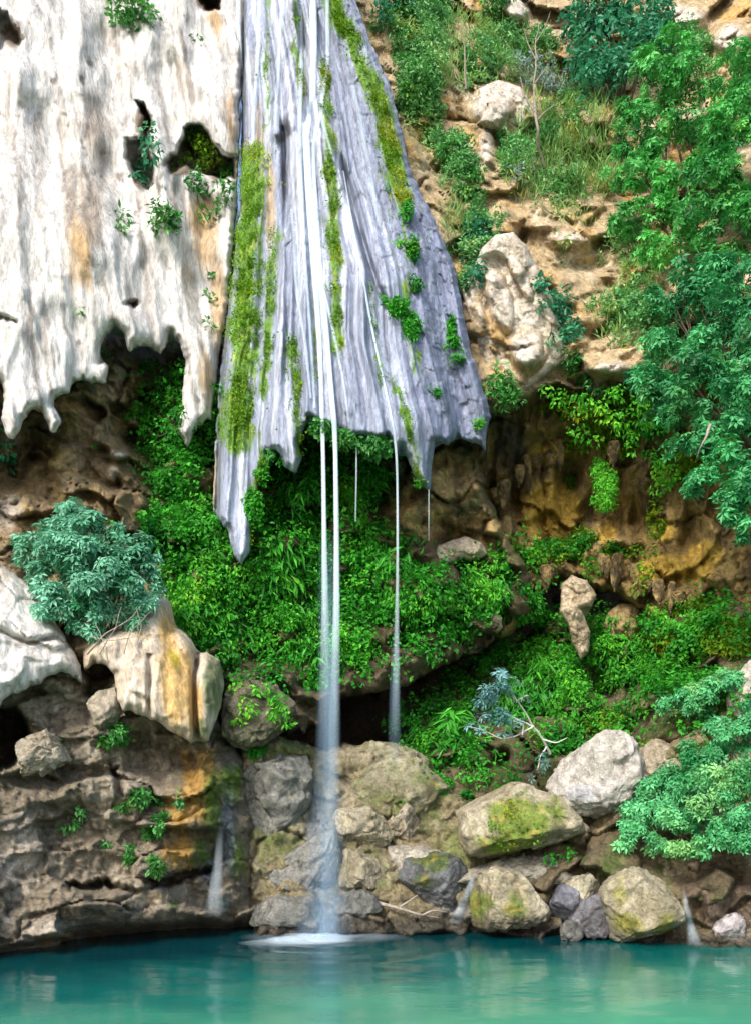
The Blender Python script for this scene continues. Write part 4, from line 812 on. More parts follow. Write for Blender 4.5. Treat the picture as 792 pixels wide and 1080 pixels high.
def tube(pts, r0, r1, sides=7, wob=.0, seed=0):
    p = np.array(pts, float); n = max(8, 4 * len(p)); q = catmull(p, n)
    for _ in range(2): q[1:-1] = .25 * q[:-2] + .5 * q[1:-1] + .25 * q[2:]
    if wob: q = q + wob * np.stack([fbm(q, .5, 2, seed), fbm(q, .5, 2, seed + 1), 0 * q[:, 0]], 1)
    tg = unit(np.gradient(q, axis=0)); s = unit(np.cross(tg, [.3, 1, .1])); b = np.cross(tg, s)
    th = np.arange(sides) / sides * 2 * np.pi; rd = np.linspace(r0, r1, n)[:, None, None]
    V = q[:, None] + rd * (np.cos(th)[None, :, None] * s[:, None] + np.sin(th)[None, :, None] * b[:, None])
    i = np.arange(n * sides).reshape(n, sides); j = np.roll(i, -1, 1)
    return V.reshape(-1, 3), np.stack([i[:-1], j[:-1], j[1:], i[1:]], -1).reshape(-1, 4)
def tubes(lst):
    off = 0; V, Fc = [], []
    for v, f in lst: V.append(v); Fc.append(f + off); off += len(v)
    return np.concatenate(V), np.concatenate(Fc)

FERN1, FERN2 = (.010, .13, .014), (.075, .46, .035)
STY = {
    'fern':  dict(k='single', L=.12, W=.085, c1=FERN1, c2=FERN2, dens=420, m=M_fern, up=.45, droop=.4),
    'shrub': dict(k='single', L=.16, W=.085, c1=(.022, .16, .03), c2=(.10, .38, .07), dens=330, m=M_leaf, up=.5, droop=.2),
    'scrub': dict(k='single', L=.13, W=.06, c1=(.05, .24, .06), c2=(.24, .54, .18), dens=330, m=M_leaf, up=.6, droop=.1),
    'lime':  dict(k='single', L=.125, W=.07, c1=(.03, .27, .02), c2=(.16, .60, .04), dens=420, m=M_fern, up=.5, droop=.6),
    'moss':  dict(k='single', L=.11, W=.09, c1=(.07, .20, .008), c2=(.22, .42, .015), dens=420, m=M_fern, up=.5, droop=.2),
    'frond': dict(k='single', L=.36, W=.075, c1=(.02, .20, .02), c2=(.10, .50, .05), dens=200, m=M_fern, up=.5, droop=.7),
    'teal':  dict(k='single', L=.17, W=.10, c1=(.012, .14, .065), c2=(.06, .34, .17), dens=300, m=M_leaf, up=.6, droop=.25),
    'pale':  dict(k='whorl', L=.145, W=.062, c1=(.015, .20, .065), c2=(.26, .60, .42), dens=170, m=M_leaf, up=1.5),
    'tree':  dict(k='whorl', L=.165, W=.072, c1=(.006, .12, .035), c2=(.10, .52, .17), dens=112, m=M_leaf, up=1.3),
    'green': dict(k='whorl', L=.15, W=.068, c1=(.010, .15, .025), c2=(.12, .56, .11), dens=120, m=M_leaf, up=1.2),
    'bush':  dict(k='whorl', L=.11, W=.05, c1=(.012, .22, .055), c2=(.16, .58, .24), dens=330, m=M_leaf, up=1.0),
    'grass': dict(k='grass', L=.34, W=.035, c1=(.12, .27, .06), c2=(.28, .46, .13), dens=420, m=M_fern),
    'blue':  dict(k='single', L=.13, W=.04, c1=(.20, .32, .34), c2=(.36, .50, .52), dens=260, m=M_leaf, up=.4, droop=.1),
    'olive': dict(k='single', L=.13, W=.08, c1=(.07, .17, .012), c2=(.22, .44, .025), dens=330, m=M_fern, up=.4, droop=.3),
}
def foliage(st, P, Nn, r, seed, sc=1.0):
    s = STY[st]
    if s['k'] == 'single': return single(r, P, Nn, s['L'] * sc, s['W'] * sc, s['c1'], s['c2'], s['up'], s['droop'], seed)
    if s['k'] == 'whorl': return whorl(r, P, Nn, s['L'] * sc, s['W'] * sc, s['c1'], s['c2'], up=s['up'], seed=seed)
    return grassy(r, P, Nn, s['L'] * sc, s['W'] * sc, s['c1'], s['c2'], seed)
_seed = [500]
def plant(name, st, clumps, label, cat, root_at=None, sc=1.0, dens=1.0, off=.35, group=None, trunk=None, stems=True, D=None, bark=None, crown='foliage', r0=.03):
    """a plant: foliage spread through its clumps, stems running from its root to every clump"""
    _seed[0] += 1; r = np.random.default_rng(_seed[0])
    cl = [(c[0], c[1], c[2], c[3] if len(c) > 3 else (D if D else hit(c[0], c[1]) - off * c[2] / F * 22)) for c in clumps]
    rt = root_at or (cl[0][0], cl[0][1] + cl[0][2] * .6, cl[0][3] + cl[0][2] / F * 16)
    R0 = U(*rt); o = tag(empty(name, R0), label, cat, group)
    P, Nn = clump_pts(r, cl, STY[st]['dens'] * 2.6 * dens / sc ** 1.6)
    V, Fc, Cl = foliage(st, P, Nn, r, _seed[0], sc)
    child(crown, V, Fc, STY[st]['m'], o, col=Cl, smooth=False)
    if stems:
        ts = []
        for j, c in enumerate(cl[:14]):
            e = U(c[0], c[1], c[3]); mid = (R0 + e) / 2 + np.array([0, -.05, -.12 * np.linalg.norm(e - R0)])
            ts.append(tube([R0, mid, e], r0, r0 * .35, 6, .08, j))
            for q in range(3):
                ts.append(tube([e * .7 + mid * .3, e + .5 * c[2] / F * c[3] * unit(r.normal(size=3) + UP * .4)], r0 * .4, r0 * .15, 5))
        v, f = tubes(ts); child('stem' if not trunk else 'branches', v, f, bark or M_bark, o)
    if trunk:
        v, f = tube([U(*p) for p in trunk], r0 * 2.2, r0, 9, .1, 3); child('trunk', v, f, bark or M_bark, o)
    return o

def cover(name, rec, st, mask, n, label, amp=.25, sc=1.0, thr=.45, cs=.7, tuft=.62, back=.03, cnoise=.45, soft=.22):
    """ground cover: leaves sown over a rock face where the mask allows"""
    _seed[0] += 1; r = np.random.default_rng(_seed[0])
    m = mask(rec['x'], rec['y']) + cnoise * fbm(rec['P'], cs, 4, _seed[0], .6)
    ok = np.where((m > thr) & (rec['d'] > .3))[0]
    if len(ok) == 0: print('EMPTY COVER', name, label); return
    a = (rec['D'][ok] ** 2) * sstep(m[ok], thr - .02, thr + soft); i = r.choice(ok, n, p=a / a.sum())
    Nn = rec['N'][i]; P = rec['P'][i] + .06 * r.normal(size=(n, 3)) * sc
    Q = P + .15 * np.stack([fbm(P, .5, 2, k) for k in (1, 2, 3)], 1)
    f1, _, ci, vec = worley(Q, tuft, _seed[0]); hh = (.35 + .9 * RND[ci, 1]) * np.clip(1.05 - f1 ** 2 * 1.3, 0, 1) * np.clip((m[i] - thr) / .2, .2, 1)
    u_ = r.random(n) ** .4
    P = P + Nn * (back + amp * 1.5 * hh * u_)[:, None]
    Nn = unit(Nn * .6 + 1.3 * vec / np.maximum(.3, f1)[:, None] * f1[:, None])
    V, Fc, Cl = foliage(st, P, Nn, r, _seed[0], sc)
    return tag(link_mesh(name, V, Fc, STY[st]['m'], col=Cl, smooth=False), label, None, None, 'stuff')

def S(*l): return lambda x, y: spots(x, y, l)
# ---- ground cover of the hollow
cover('fern_cover', D1, 'fern', lambda x, y: .85 * (1 - np.maximum.reduce([spots(x, y, [(432, 522, 30, 42, 1.1), (475, 498, 54, 40, 1.15), (508, 555, 40, 22, 1.1), (455, 560, 30, 22, 1), (262, 640, 7, 60, 1.2), (290, 690, 32, 9, 1.2), (330, 480, 14, 14, .5), (400, 690, 30, 8, .5), (345, 560, 8, 20, .4), (475, 610, 16, 8, .5), (545, 600, 14, 10, .6)]), sstep(y - np.interp(x, [330, 380, 430, 470, 520, 560], [726, 712, 700, 678, 650, 616]), -4, 10)])), 48000,
      'bright green ferns clothing the rock bulge behind the falling water', .6, thr=.70, tuft=.7, cs=.9, cnoise=1.1)
cover('fern_cover', E, 'fern', S((185, 480, 26, 60, 1.0), (205, 520, 22, 80, 1.1), (170, 560, 40, 30, .9), (225, 640, 36, 60, 1.1), (200, 600, 40, 30, 1), (165, 440, 12, 26, .8), (120, 560, 30, 10, .5), (100, 470, 10, 8, .6), (155, 385, 12, 14, .6), (215, 470, 10, 30, .9)), 20000,
      'bright ferns hanging in the hollow left of the tufa curtain', .35, thr=.5)
cover('fern_cover', D3, 'olive', S((600, 428, 40, 10, 1), (640, 445, 36, 16, .95), (680, 430, 30, 24, 1), (660, 470, 30, 12, .7), (730, 480, 40, 40, .8), (570, 590, 24, 10, 1), (545, 585, 20, 10, .9), (600, 582, 22, 8, 1), (620, 570, 8, 18, .9), (610, 465, 20, 8, .8), (690, 545, 12, 30, .7), (640, 590, 12, 16, .9), (740, 640, 50, 12, .8), (680, 610, 20, 10, .6), (600, 510, 6, 12, .7), (530, 610, 20, 24, .9), (510, 620, 20, 24, .8), (560, 640, 16, 24, .8)), 17000,
      'olive green plants scattered over the brown wall of the right hollow', .22, thr=.5)
cover('fern_cover', D3, 'fern', S((545, 590, 18, 10, .9), (600, 580, 18, 10, 1), (570, 575, 16, 8, .8), (530, 600, 22, 16, .9), (520, 640, 30, 26, 1), (640, 585, 10, 14, .8), (625, 470, 16, 8, .6), (690, 450, 26, 16, .7), (548, 640, 20, 20, .8)), 9000,
      'fresh green ferns edging the ledge in the right hollow', .28, thr=.5)
cover('slope_cover', D4, 'fern', lambda x, y: .85 * (1 - np.maximum.reduce([spots(x, y, [(637, 724, 14, 16, 1.2), (664, 720, 5, 34, .9), (600, 680, 10, 12, .7), (505, 745, 14, 8, .8), (620, 705, 6, 24, .6), (528, 790, 22, 26, .8), (540, 812, 30, 14, .8), (700, 800, 22, 26), (640, 760, 40, 8, .5), (566, 715, 8, 10, .5), (690, 790, 30, 12, .7)]), sstep(y, 830, 850)])), 40000,
      'green leafy cover over the slope right of the dark cave', .65, thr=.70, tuft=.8, cs=.9, cnoise=1.1)
cover('fern_cover', D4, 'olive', S((760, 670, 50, 24), (700, 680, 30, 20, .8), (640, 770, 40, 14, .7), (690, 800, 24, 24, .6)), 7000, 'olive plants under the right hollow wall', .25, thr=.45)
# ---- cover of the bank, the ledges and the curtain
cover('bank_plants', I, 'fern', S((440, 800, 24, 8, .9), (464, 826, 20, 12, .9), (490, 842, 14, 8, .7), (420, 840, 30, 20, .45), (700, 850, 24, 20, .7), (640, 900, 24, 8, .7), (600, 905, 26, 8, .6), (270, 790, 12, 10, .7), (680, 900, 14, 8, .6)), 5000, 'low green plants between the boulders of the bank', .12, .8, .5)
cover('bank_plants', H, 'shrub', S((112, 748, 11, 26, 1), (125, 775, 14, 12, .9), (108, 780, 10, 10, .8), (145, 838, 12, 9, 1), (130, 848, 8, 6, .9), (170, 868, 9, 10, 1), (158, 882, 7, 8, .9), (139, 902, 6, 12, 1), (163, 913, 8, 12, 1), (84, 848, 5, 4, .9), (78, 872, 5, 4, .9), (110, 890, 5, 5, .8), (66, 782, 5, 4, .8), (170, 842, 6, 5, .9), (190, 842, 6, 6, .8), (240, 860, 10, 12, .5), (250, 800, 8, 14, .6)), 4200, 'bright little plants rooted in the cracks of the brown bank', .16, .75, .62, cnoise=.25)
cover('curtain_plants', B, 'fern', S((418, 325, 12, 16, 1), (432, 345, 9, 22, 1), (428, 225, 5, 16, .9), (434, 265, 6, 22, 1), (420, 255, 6, 8, .9), (436, 300, 6, 12, .9), (476, 350, 7, 26, .9), (482, 378, 6, 10, .8), (405, 318, 8, 10, .9), (460, 415, 8, 10, .7), (420, 380, 6, 6, .6), (443, 508, 5, 8, .9), (502, 448, 4, 8, .9), (268, 540, 5, 40, 1), (276, 500, 6, 22, 1), (300, 485, 8, 8, .7), (410, 200, 3, 8, .7), (230, 546, 4, 5, .9)), 4200, 'small yellow green plants clinging to the grey tufa curtain', .12, .75, .66, cs=.22, cnoise=.6)
cover('curtain_plants', B, 'shrub', S((338, 450, 10, 8, 1), (362, 460, 10, 8, 1), (350, 455, 10, 6, .9), (396, 464, 14, 7, 1.1), (378, 460, 8, 5, .8), (318, 470, 5, 12, .8), (285, 478, 6, 8, .8)), 2600, 'green fringe of plants along the broken lower edge of the curtain', .22, .9, .6, cnoise=.2)
cover('moss', B, 'moss', lambda x, y: moss_strips(x, y) * 1.1, 15000, 'bright moss growing in long strips down the tufa curtain', .05, .5, .48, cs=.45, cnoise=1.5, tuft=.3, soft=1.2)
cover('fern_cover', D1, 'lime', S((372, 515, 18, 30, 1), (330, 600, 30, 30, .9), (390, 600, 26, 24, .9), (300, 660, 40, 24, .9), (250, 620, 16, 40, .9), (440, 640, 40, 20, .8), (500, 630, 24, 20, .8), (360, 680, 40, 16, .8), (400, 590, 20, 20, .8), (290, 540, 20, 30, .8), (340, 500, 20, 20, .8), (210, 640, 30, 50, .8), (230, 700, 20, 30, .7)), 22000, 'fresh yellow green fern fronds over the bulge behind the falling water', .62, .85, .5, tuft=.5, cnoise=.7)
cover('slope_cover', D4, 'lime', S((580, 700, 24, 24, 1), (646, 700, 20, 24, .9), (690, 715, 20, 24, .9), (610, 745, 30, 14, .8), (480, 760, 24, 20, .7), (540, 725, 18, 20, .8), (720, 660, 40, 10, .7), (450, 790, 16, 20, .7)), 14000, 'fresh yellow green ferns on the slope right of the dark cave', .65, .85, .5, tuft=.5, cnoise=.7)
cover('fern_cover', E, 'lime', S((182, 470, 18, 40, 1), (208, 510, 14, 50, 1), (190, 430, 16, 16, .9), (230, 600, 14, 20, .9), (200, 640, 30, 40, .9), (240, 660, 16, 40, .8)), 9000, 'fresh yellow green ferns hanging left of the tufa curtain', .5, .85, .5, tuft=.45, cnoise=.6)
cover('fern_cover', D1, 'frond', S((230, 560, 30, 30, .8), (300, 600, 40, 40, .9), (380, 640, 40, 24, .9), (430, 600, 30, 30, .7), (390, 500, 16, 30, .8), (320, 520, 30, 30, .8), (230, 690, 30, 30, .9), (500, 620, 30, 24, .8), (330, 690, 40, 14, .9), (200, 650, 20, 40, .8)), 4500, 'long drooping fern fronds among the small leaves behind the falling water', .6, 1.0, .55, cnoise=1.0)
cover('slope_cover', D4, 'frond', S((560, 740, 40, 30, .9), (640, 690, 40, 24, .8), (700, 720, 30, 20, .8), (480, 780, 40, 20, .9)), 2200, 'long drooping fern fronds on the slope right of the dark cave', .6, 1.0, .55, cnoise=1.0)
# ---- cover of the upper right slope
cover('slope_grass', Cc, 'grass', S((590, 150, 60, 50, 1), (560, 190, 40, 40, .8), (620, 180, 50, 46, 1), (640, 130, 40, 40, .9), (530, 60, 50, 40, .9), (470, 60, 40, 40, .9), (445, 90, 24, 60, .8), (600, 230, 40, 20, .7), (650, 340, 34, 34, .9), (640, 360, 20, 14, .7), (560, 120, 30, 30, .7), (500, 30, 40, 30, .8), (580, 90, 50, 30, .9), (690, 280, 30, 40, .7), (480, 240, 20, 60, .7)), 5500, 'pale grass tufts over the ochre slope', .14, 1.0, .46)
cover('slope_cover', Cc, 'scrub', S((440, 60, 30, 40, .95), (446, 110, 24, 34, .9), (470, 160, 24, 18, .8), (488, 195, 20, 24, .8), (500, 240, 14, 34, .8), (495, 290, 14, 24, .7), (520, 262, 16, 20, .7), (545, 170, 20, 26, .7), (590, 200, 34, 20, .7), (500, 70, 30, 30, .8), (545, 50, 50, 20, .8), (440, 20, 40, 24, .9), (690, 40, 40, 24, .7), (610, 120, 40, 30, .7), (665, 330, 34, 40, .75), (570, 150, 20, 20, .7), (640, 410, 30, 8, .8), (720, 60, 50, 24, .7), (660, 260, 24, 40, .7), (590, 270, 14, 20, .6), (625, 330, 14, 20, .5), (470, 290, 8, 40, .6), (690, 350, 20, 50, .8)), 46000, 'mixed green scrub spread over the ochre slope', .42, 1.0, .42, cnoise=.8)

# ---- shrubs and trees one can tell apart
plant('shrub', 'shrub', [(138, 12, 20), (152, 18, 14), (126, 18, 11)], 'green shrub high on the white cliff at the very top left', 'shrub')
plant('shrub', 'teal', [(158, 140, 9), (160, 158, 10), (155, 170, 7)], 'bluish plant hanging in a dark crevice of the white cliff', 'plant', off=2.5)
plant('shrub', 'olive', [(212, 145, 14), (222, 160, 12), (214, 172, 10)], 'olive shrub in the big dark hole of the white cliff', 'shrub', off=3.0, sc=.8, dens=1.4)
plant('shrub', 'shrub', [(176, 222, 14), (184, 236, 12), (168, 236, 10)], 'green shrub below the crevice of the white cliff', 'shrub')
plant('shrub', 'shrub', [(206, 190, 11), (214, 208, 8), (217, 228, 8)], 'green plant trailing under the big dark hole', 'plant')
plant('shrub', 'shrub', [(240, 185, 11), (240, 205, 10), (234, 218, 8)], 'green shrub squeezed between white cliff and tufa curtain', 'shrub')
plant('shrub', 'shrub', [(129, 228, 8), (130, 240, 8)], 'small tuft on the white cliff left of the crevice shrub', 'plant')
plant('shrub', 'teal', [(150, 182, 9), (155, 196, 8), (143, 190, 6)], 'bluish plant at the foot of the dark crevice of the white cliff', 'plant')
plant('shrub', 'olive', [(198, 170, 9), (186, 176, 7), (228, 172, 8)], 'low olive plants along the floor of the big dark hole', 'plant', off=3.0)
for x, y, rr, lab in [(222, 312, 6, 'middle of three tufts'), (220, 340, 5, 'lowest of three tufts'), (223, 290, 4, 'topmost of three tufts')]:
    plant('tuft', 'shrub', [(x, y, rr), (x + 1, y + rr, rr * .7)], lab + ' on the ochre edge beside the tufa curtain', 'plant', group='tufts on the ochre cliff edge', stems=False)
plant('tuft', 'shrub', [(208, 40, 5)], 'tiny tuft on the white cliff near the top of the curtain', 'plant', stems=False)
plant('tuft', 'shrub', [(85, 328, 5)], 'tiny tuft alone on the lower white cliff', 'plant', stems=False)
plant('tuft', 'teal', [(112, 376, 6), (117, 392, 5)], 'small bluish tuft at the ragged lower edge of the white cliff', 'plant', stems=False)
plant('shrub', 'teal', [(2, 462, 12), (8, 482, 12), (-8, 475, 16)], 'bluish plant at the left edge under the white cliff', 'plant', off=.6)
plant('shrub', 'fern', [(150, 440, 14), (172, 432, 16), (185, 415, 12), (190, 448, 14), (160, 455, 12)], 'bright green plant spilling from the dark hole under the white cliff', 'plant', off=.6)
plant('shrub', 'fern', [(180, 480, 18), (175, 510, 16), (205, 490, 14), (212, 475, 9), (207, 520, 14), (160, 540, 14), (200, 550, 14)], 'long fall of bright ferns beside the left edge of the curtain', 'fern', off=.5, stems=False)
plant('shrub', 'pale', [(72, 548, 20, 19.4), (95, 556, 16, 19.2), (45, 570, 18, 19.6), (30, 585, 14, 19.8), (70, 585, 24, 18.9), (100, 590, 24, 18.8), (135, 582, 18, 19.2), (148, 592, 12, 19.4), (60, 615, 22, 18.9), (95, 622, 24, 18.6), (125, 615, 20, 18.9), (80, 645, 18, 18.7), (110, 645, 14, 18.7), (82, 660, 10, 18.8), (140, 625, 14, 19.2), (160, 600, 12, 19.3), (150, 570, 10, 19.4), (120, 560, 12, 19.3), (155, 635, 12, 19.2), (135, 650, 14, 19.0), (55, 640, 14, 18.7), (40, 605, 14, 19.1), (25, 570, 10, 19.9), (100, 665, 10, 18.7), (165, 620, 9, 19.3)],
      'large shrub with pale blue green leaves above the two ledges', 'shrub', root_at=(112, 675, 19.6), r0=.035, dens=1.9)
plant('shrub', 'fern', [(232, 592, 12), (240, 585, 10)], 'bright round fern below the left tip of the curtain', 'fern', off=.6)
plant('shrub', 'lime', [(250, 725, 9), (256, 742, 10), (292, 735, 10), (276, 726, 10), (252, 758, 8), (298, 750, 9), (288, 752, 7), (264, 748, 8), (304, 762, 7)], 'bright ferns on the dark mossy bulge left of the fall', 'fern', off=.3, stems=False)
plant('shrub', 'shrub', [(528, 395, 14), (520, 410, 13), (536, 412, 14), (530, 426, 10), (545, 422, 8)], 'round green shrub at the right corner of the curtain', 'shrub', off=.6)
plant('shrub', 'teal', [(572, 300, 10), (580, 318, 14), (592, 335, 16), (598, 352, 14), (588, 322, 12), (585, 360, 8)], 'teal green shrub hanging between white rocks on the slope', 'shrub', off=.5)
plant('shrub', 'shrub', [(606, 385, 12), (612, 398, 10), (590, 408, 9), (600, 375, 8)], 'green shrub on the lip of the right overhang', 'shrub', off=.6)
plant('shrub', 'teal', [(412, 10, 18), (430, 18, 16), (400, 20, 10), (450, 12, 14)], 'dark green bush at the top beside the head of the curtain', 'shrub', off=.5)
plant('shrub', 'shrub', [(425, 60, 14), (435, 85, 16), (448, 105, 18), (430, 105, 12), (455, 85, 10)], 'bushy bank of scrub right of the upper curtain', 'shrub', off=.5)
plant('shrub', 'shrub', [(470, 165, 14), (482, 185, 16), (492, 205, 14), (462, 150, 12), (500, 190, 10)], 'green scrub hanging below a small dark hollow on the slope', 'shrub', off=.5)
plant('shrub', 'teal', [(495, 235, 13), (502, 255, 15), (492, 275, 13), (510, 245, 10), (498, 296, 8), (505, 285, 10)], 'bluish green scrub trailing down beside the lower curtain', 'shrub', off=.5)
plant('shrub', 'shrub', [(505, 75, 14), (515, 60, 10), (495, 85, 10)], 'light green bush above the tan boulder face on the slope', 'shrub', off=.5)
plant('shrub', 'shrub', [(528, 140, 9), (545, 150, 12), (535, 165, 10)], 'small dark bush beside the big pale rock of the slope', 'shrub', off=.5)
plant('shrub', 'grass', [(580, 170, 14), (600, 155, 16), (620, 175, 18), (600, 200, 14), (640, 195, 16), (570, 140, 12)], 'pale yellow green scrub in the middle of the slope', 'shrub', off=.4, stems=False)
plant('shrub', 'blue', [(545, 72, 14), (565, 78, 16), (590, 88, 16), (600, 98, 12), (575, 95, 14), (555, 90, 10)], 'blue grey bush under the top tree on the slope', 'shrub', off=.6)
plant('shrub', 'blue', [(535, 165, 10), (545, 185, 9), (555, 175, 8)], 'small blue grey bush below the bare sapling', 'shrub', off=.5)
plant('shrub', 'shrub', [(515, 8, 14), (530, 4, 12)], 'green bush at the top edge of the slope', 'shrub', off=.5)
plant('creeper', 'lime', [(575, 412, 8, 22.9), (590, 420, 10, 22.8), (606, 424, 11, 22.7), (622, 428, 12, 22.6), (640, 434, 13, 22.5), (656, 442, 13, 22.4), (672, 424, 14, 22.3), (690, 408, 14, 21.9), (664, 462, 10, 22.6), (612, 455, 9, 23.2), (628, 464, 8, 23.2), (603, 452, 6, 23.2), (650, 415, 10, 22.6), (685, 440, 14, 22.1), (664, 475, 6, 22.6)], 'yellow green creeper hanging from the right overhang', 'creeper', stems=False, dens=.6, sc=1.15)
plant('fern', 'lime', [(631, 492, 8, 23.6), (635, 502, 12, 23.5), (638, 514, 15, 23.4), (641, 525, 15, 23.4), (634, 530, 11, 23.4), (629, 484, 4, 23.6), (644, 534, 6, 23.4)], 'bright green hanging fern alone in the right hollow', 'fern', stems=False, dens=1.5, sc=.55)
plant('fern', 'lime', [(688, 490, 11, 22.9), (698, 500, 13, 22.8), (708, 510, 10, 22.7), (694, 514, 9, 22.8), (684, 478, 7, 23)], 'hanging fern right of the brightest one in the hollow', 'fern', stems=False, sc=.8)
plant('fern', 'fern', [(586, 576, 10, 25), (570, 582, 10, 24.8), (604, 574, 9, 25.2), (618, 566, 8, 25.4), (622, 594, 9, 24.8), (624, 604, 7, 24.8), (556, 590, 10, 24.6), (544, 598, 9, 24.4)], 'fringe of green ferns along the ledge above the pale hanging rock', 'fern', stems=False)
plant('fern', 'olive', [(690, 560, 9, 24), (684, 580, 8, 24), (678, 600, 10, 24), (668, 580, 8, 24.4), (672, 620, 8, 24)], 'olive plants trailing beside the yellow rock of the right hollow', 'plant', stems=False)

# stalactites under the ledges of the right hollow: one built, the rest copied
V, Fc = ICO5; tz = np.clip((1 - V[:, 2]) / 2, 0, 1); rad = (1 - tz) ** .55 * (1 + .35 * fbm(V, .5, 3, 70)) * np.clip((V[:, 2] + 1.02) * 3, 0, 1)
Vs = np.stack([V[:, 0] * .5, V[:, 1] * .5, V[:, 2] * 0], 1) + 0; th_ = np.arctan2(V[:, 1], V[:, 0])
Vs = np.stack([np.cos(th_) * .16 * rad * (.6 + .4 * np.hypot(V[:, 0], V[:, 1])), np.sin(th_) * .16 * rad * (.6 + .4 * np.hypot(V[:, 0], V[:, 1])), -.75 * tz + .12], 1) + .03 * np.stack([fbm(V, .4, 3, k) for k in (71, 72, 73)], 1)
st_col = mix(np.tile([.33, .23, .10], (len(V), 1)), [.12, .085, .045], sstep(fbm(Vs, .2, 3, 74), -.1, .3))
st0 = None
for k, (x, y, D, sz) in enumerate([(640, 598, 24.6, .9), (652, 602, 24.5, 1.1), (662, 606, 24.4, .8), (672, 604, 24.3, 1), (632, 592, 24.8, .7), (684, 620, 23.8, .8), (694, 626, 23.7, 1), (706, 630, 23.6, .9), (718, 634, 23.5, 1.1), (545, 498, 25.6, .9), (556, 492, 25.8, 1.2), (566, 490, 25.9, .9), (580, 488, 26, .8), (592, 478, 26, 1), (640, 480, 24.4, .8), (650, 474, 24.2, 1), (530, 520, 25.2, 1), (520, 528, 25, .9), (536, 560, 25, 1.1), (572, 606, 24.6, .8), (560, 620, 24.3, .9), (580, 604, 24.9, .8)]):
    if st0 is None:
        st0 = link_mesh('stalactite', Vs, Fc, M_bould, col=st_col, attrs={'wet': np.zeros(len(V))}); o = st0
    else:
        o = st0.copy(); C.collection.objects.link(o)
    o.location = U(x + 3 * math.sin(k * 3.7), y - 7 + 4 * math.sin(k * 5.1), D + .25); o.rotation_euler = (.1 * math.sin(k), .12 * math.sin(k * 2.3), k * 1.3); o.scale = (sz * (1.1 + .5 * math.sin(k * 1.7)), sz * 1.2, sz * (.9 + .45 * math.sin(k * 2.1)))
    tag(o, 'short ochre stalactite hanging from a ledge in the right hollow', 'stalactite', 'stalactites under the ledges of the right hollow')

# a bare sapling on the slope
o = tag(empty('sapling', U(572, 175, hit(572, 175) - .2)), 'thin grey leafless sapling standing on the slope', 'tree')
Dp = hit(572, 175) - .9
v, f = tube([U(572, 176, Dp + .6), U(567, 140, Dp), U(563, 120, Dp), U(562, 85, Dp), U(565, 50, Dp), U(568, 20, Dp)], .05, .012, 7, .12, 5); child('trunk', v, f, M_twig, o)
v, f = tubes([tube([U(563, 118, Dp), U(552, 100, Dp), U(548, 80, Dp)], .03, .008), tube([U(562, 90, Dp), U(572, 76, Dp), U(582, 70, Dp)], .025, .006), tube([U(564, 62, Dp), U(556, 46, Dp), U(552, 30, Dp)], .022, .005), tube([U(565, 44, Dp), U(574, 30, Dp), U(580, 12, Dp)], .018, .004), tube([U(565, 128, Dp), U(576, 116, Dp), U(590, 108, Dp)], .025, .006)]); child('branches', v, f, M_twig, o)

plant('tree', 'teal', [(640, 10, 30, 28), (620, 30, 26, 28), (665, 25, 28, 28), (650, 50, 30, 27.6), (615, 60, 22, 27.8), (680, 60, 24, 27.4), (640, 80, 20, 27.4), (620, 85, 16, 27.4), (690, 10, 22, 28), (600, 20, 16, 28.4)],
      'dark teal tree at the top of the slope', 'tree', root_at=(652, 130, 28.6), trunk=[(652, 130, 28.6), (653, 95, 28.2), (650, 60, 28)], crown='crown', r0=.05, sc=1.25, dens=.8)
plant('tree', 'green', [(700, 90, 26, 25.2), (735, 78, 26, 25), (775, 95, 30, 24.4), (690, 140, 26, 24.8), (725, 130, 30, 24.2), (765, 145, 32, 23.6), (800, 130, 34, 23.2), (680, 185, 22, 24.4), (715, 185, 28, 23.8), (755, 200, 34, 23), (800, 210, 40, 22.4), (690, 225, 22, 24), (728, 238, 28, 23), (772, 255, 32, 22.4), (665, 205, 14, 24.6), (660, 150, 16, 25), (700, 265, 18, 23.2), (830, 170, 40, 22.6), (668, 110, 20, 25.4), (655, 180, 18, 25), (660, 235, 16, 24.6), (685, 70, 20, 25.6), (710, 55, 20, 25.6), (680, 260, 16, 24)],
      'dense bright green tree covering the upper right corner of the slope', 'tree', root_at=(770, 330, 24.4), trunk=[(770, 330, 24.4), (765, 260, 24.2), (760, 180, 24)], crown='crown', r0=.06)
plant('tree', 'tree', [(735, 290, 28, 21.8), (775, 300, 32, 21.2), (810, 300, 34, 20.8), (712, 325, 22, 21.8), (745, 335, 30, 21), (785, 350, 34, 20.4), (705, 365, 22, 21.2), (735, 380, 30, 20.4), (775, 395, 34, 19.8), (815, 390, 34, 19.6), (690, 405, 20, 20.8), (715, 415, 24, 20.2), (755, 430, 30, 19.6), (795, 440, 34, 19.2), (705, 445, 16, 20.4), (745, 465, 22, 19.6), (785, 480, 28, 19.2), (740, 500, 20, 19.4), (765, 515, 24, 19.0), (795, 520, 26, 18.9), (730, 515, 12, 19.5), (765, 545, 16, 19.0), (785, 560, 18, 18.9), (720, 290, 16, 22.4), (690, 320, 16, 22.4), (685, 370, 16, 21.8), (672, 400, 12, 21.4), (690, 430, 14, 20.9), (712, 470, 14, 20.2)],
      'blue green tree with drooping whorled leaves hanging over the right hollow', 'tree', root_at=(840, 520, 21.0), trunk=[(840, 520, 21.0), (815, 440, 20.6), (790, 380, 21), (765, 320, 21.6)], crown='crown', r0=.055, sc=.95)
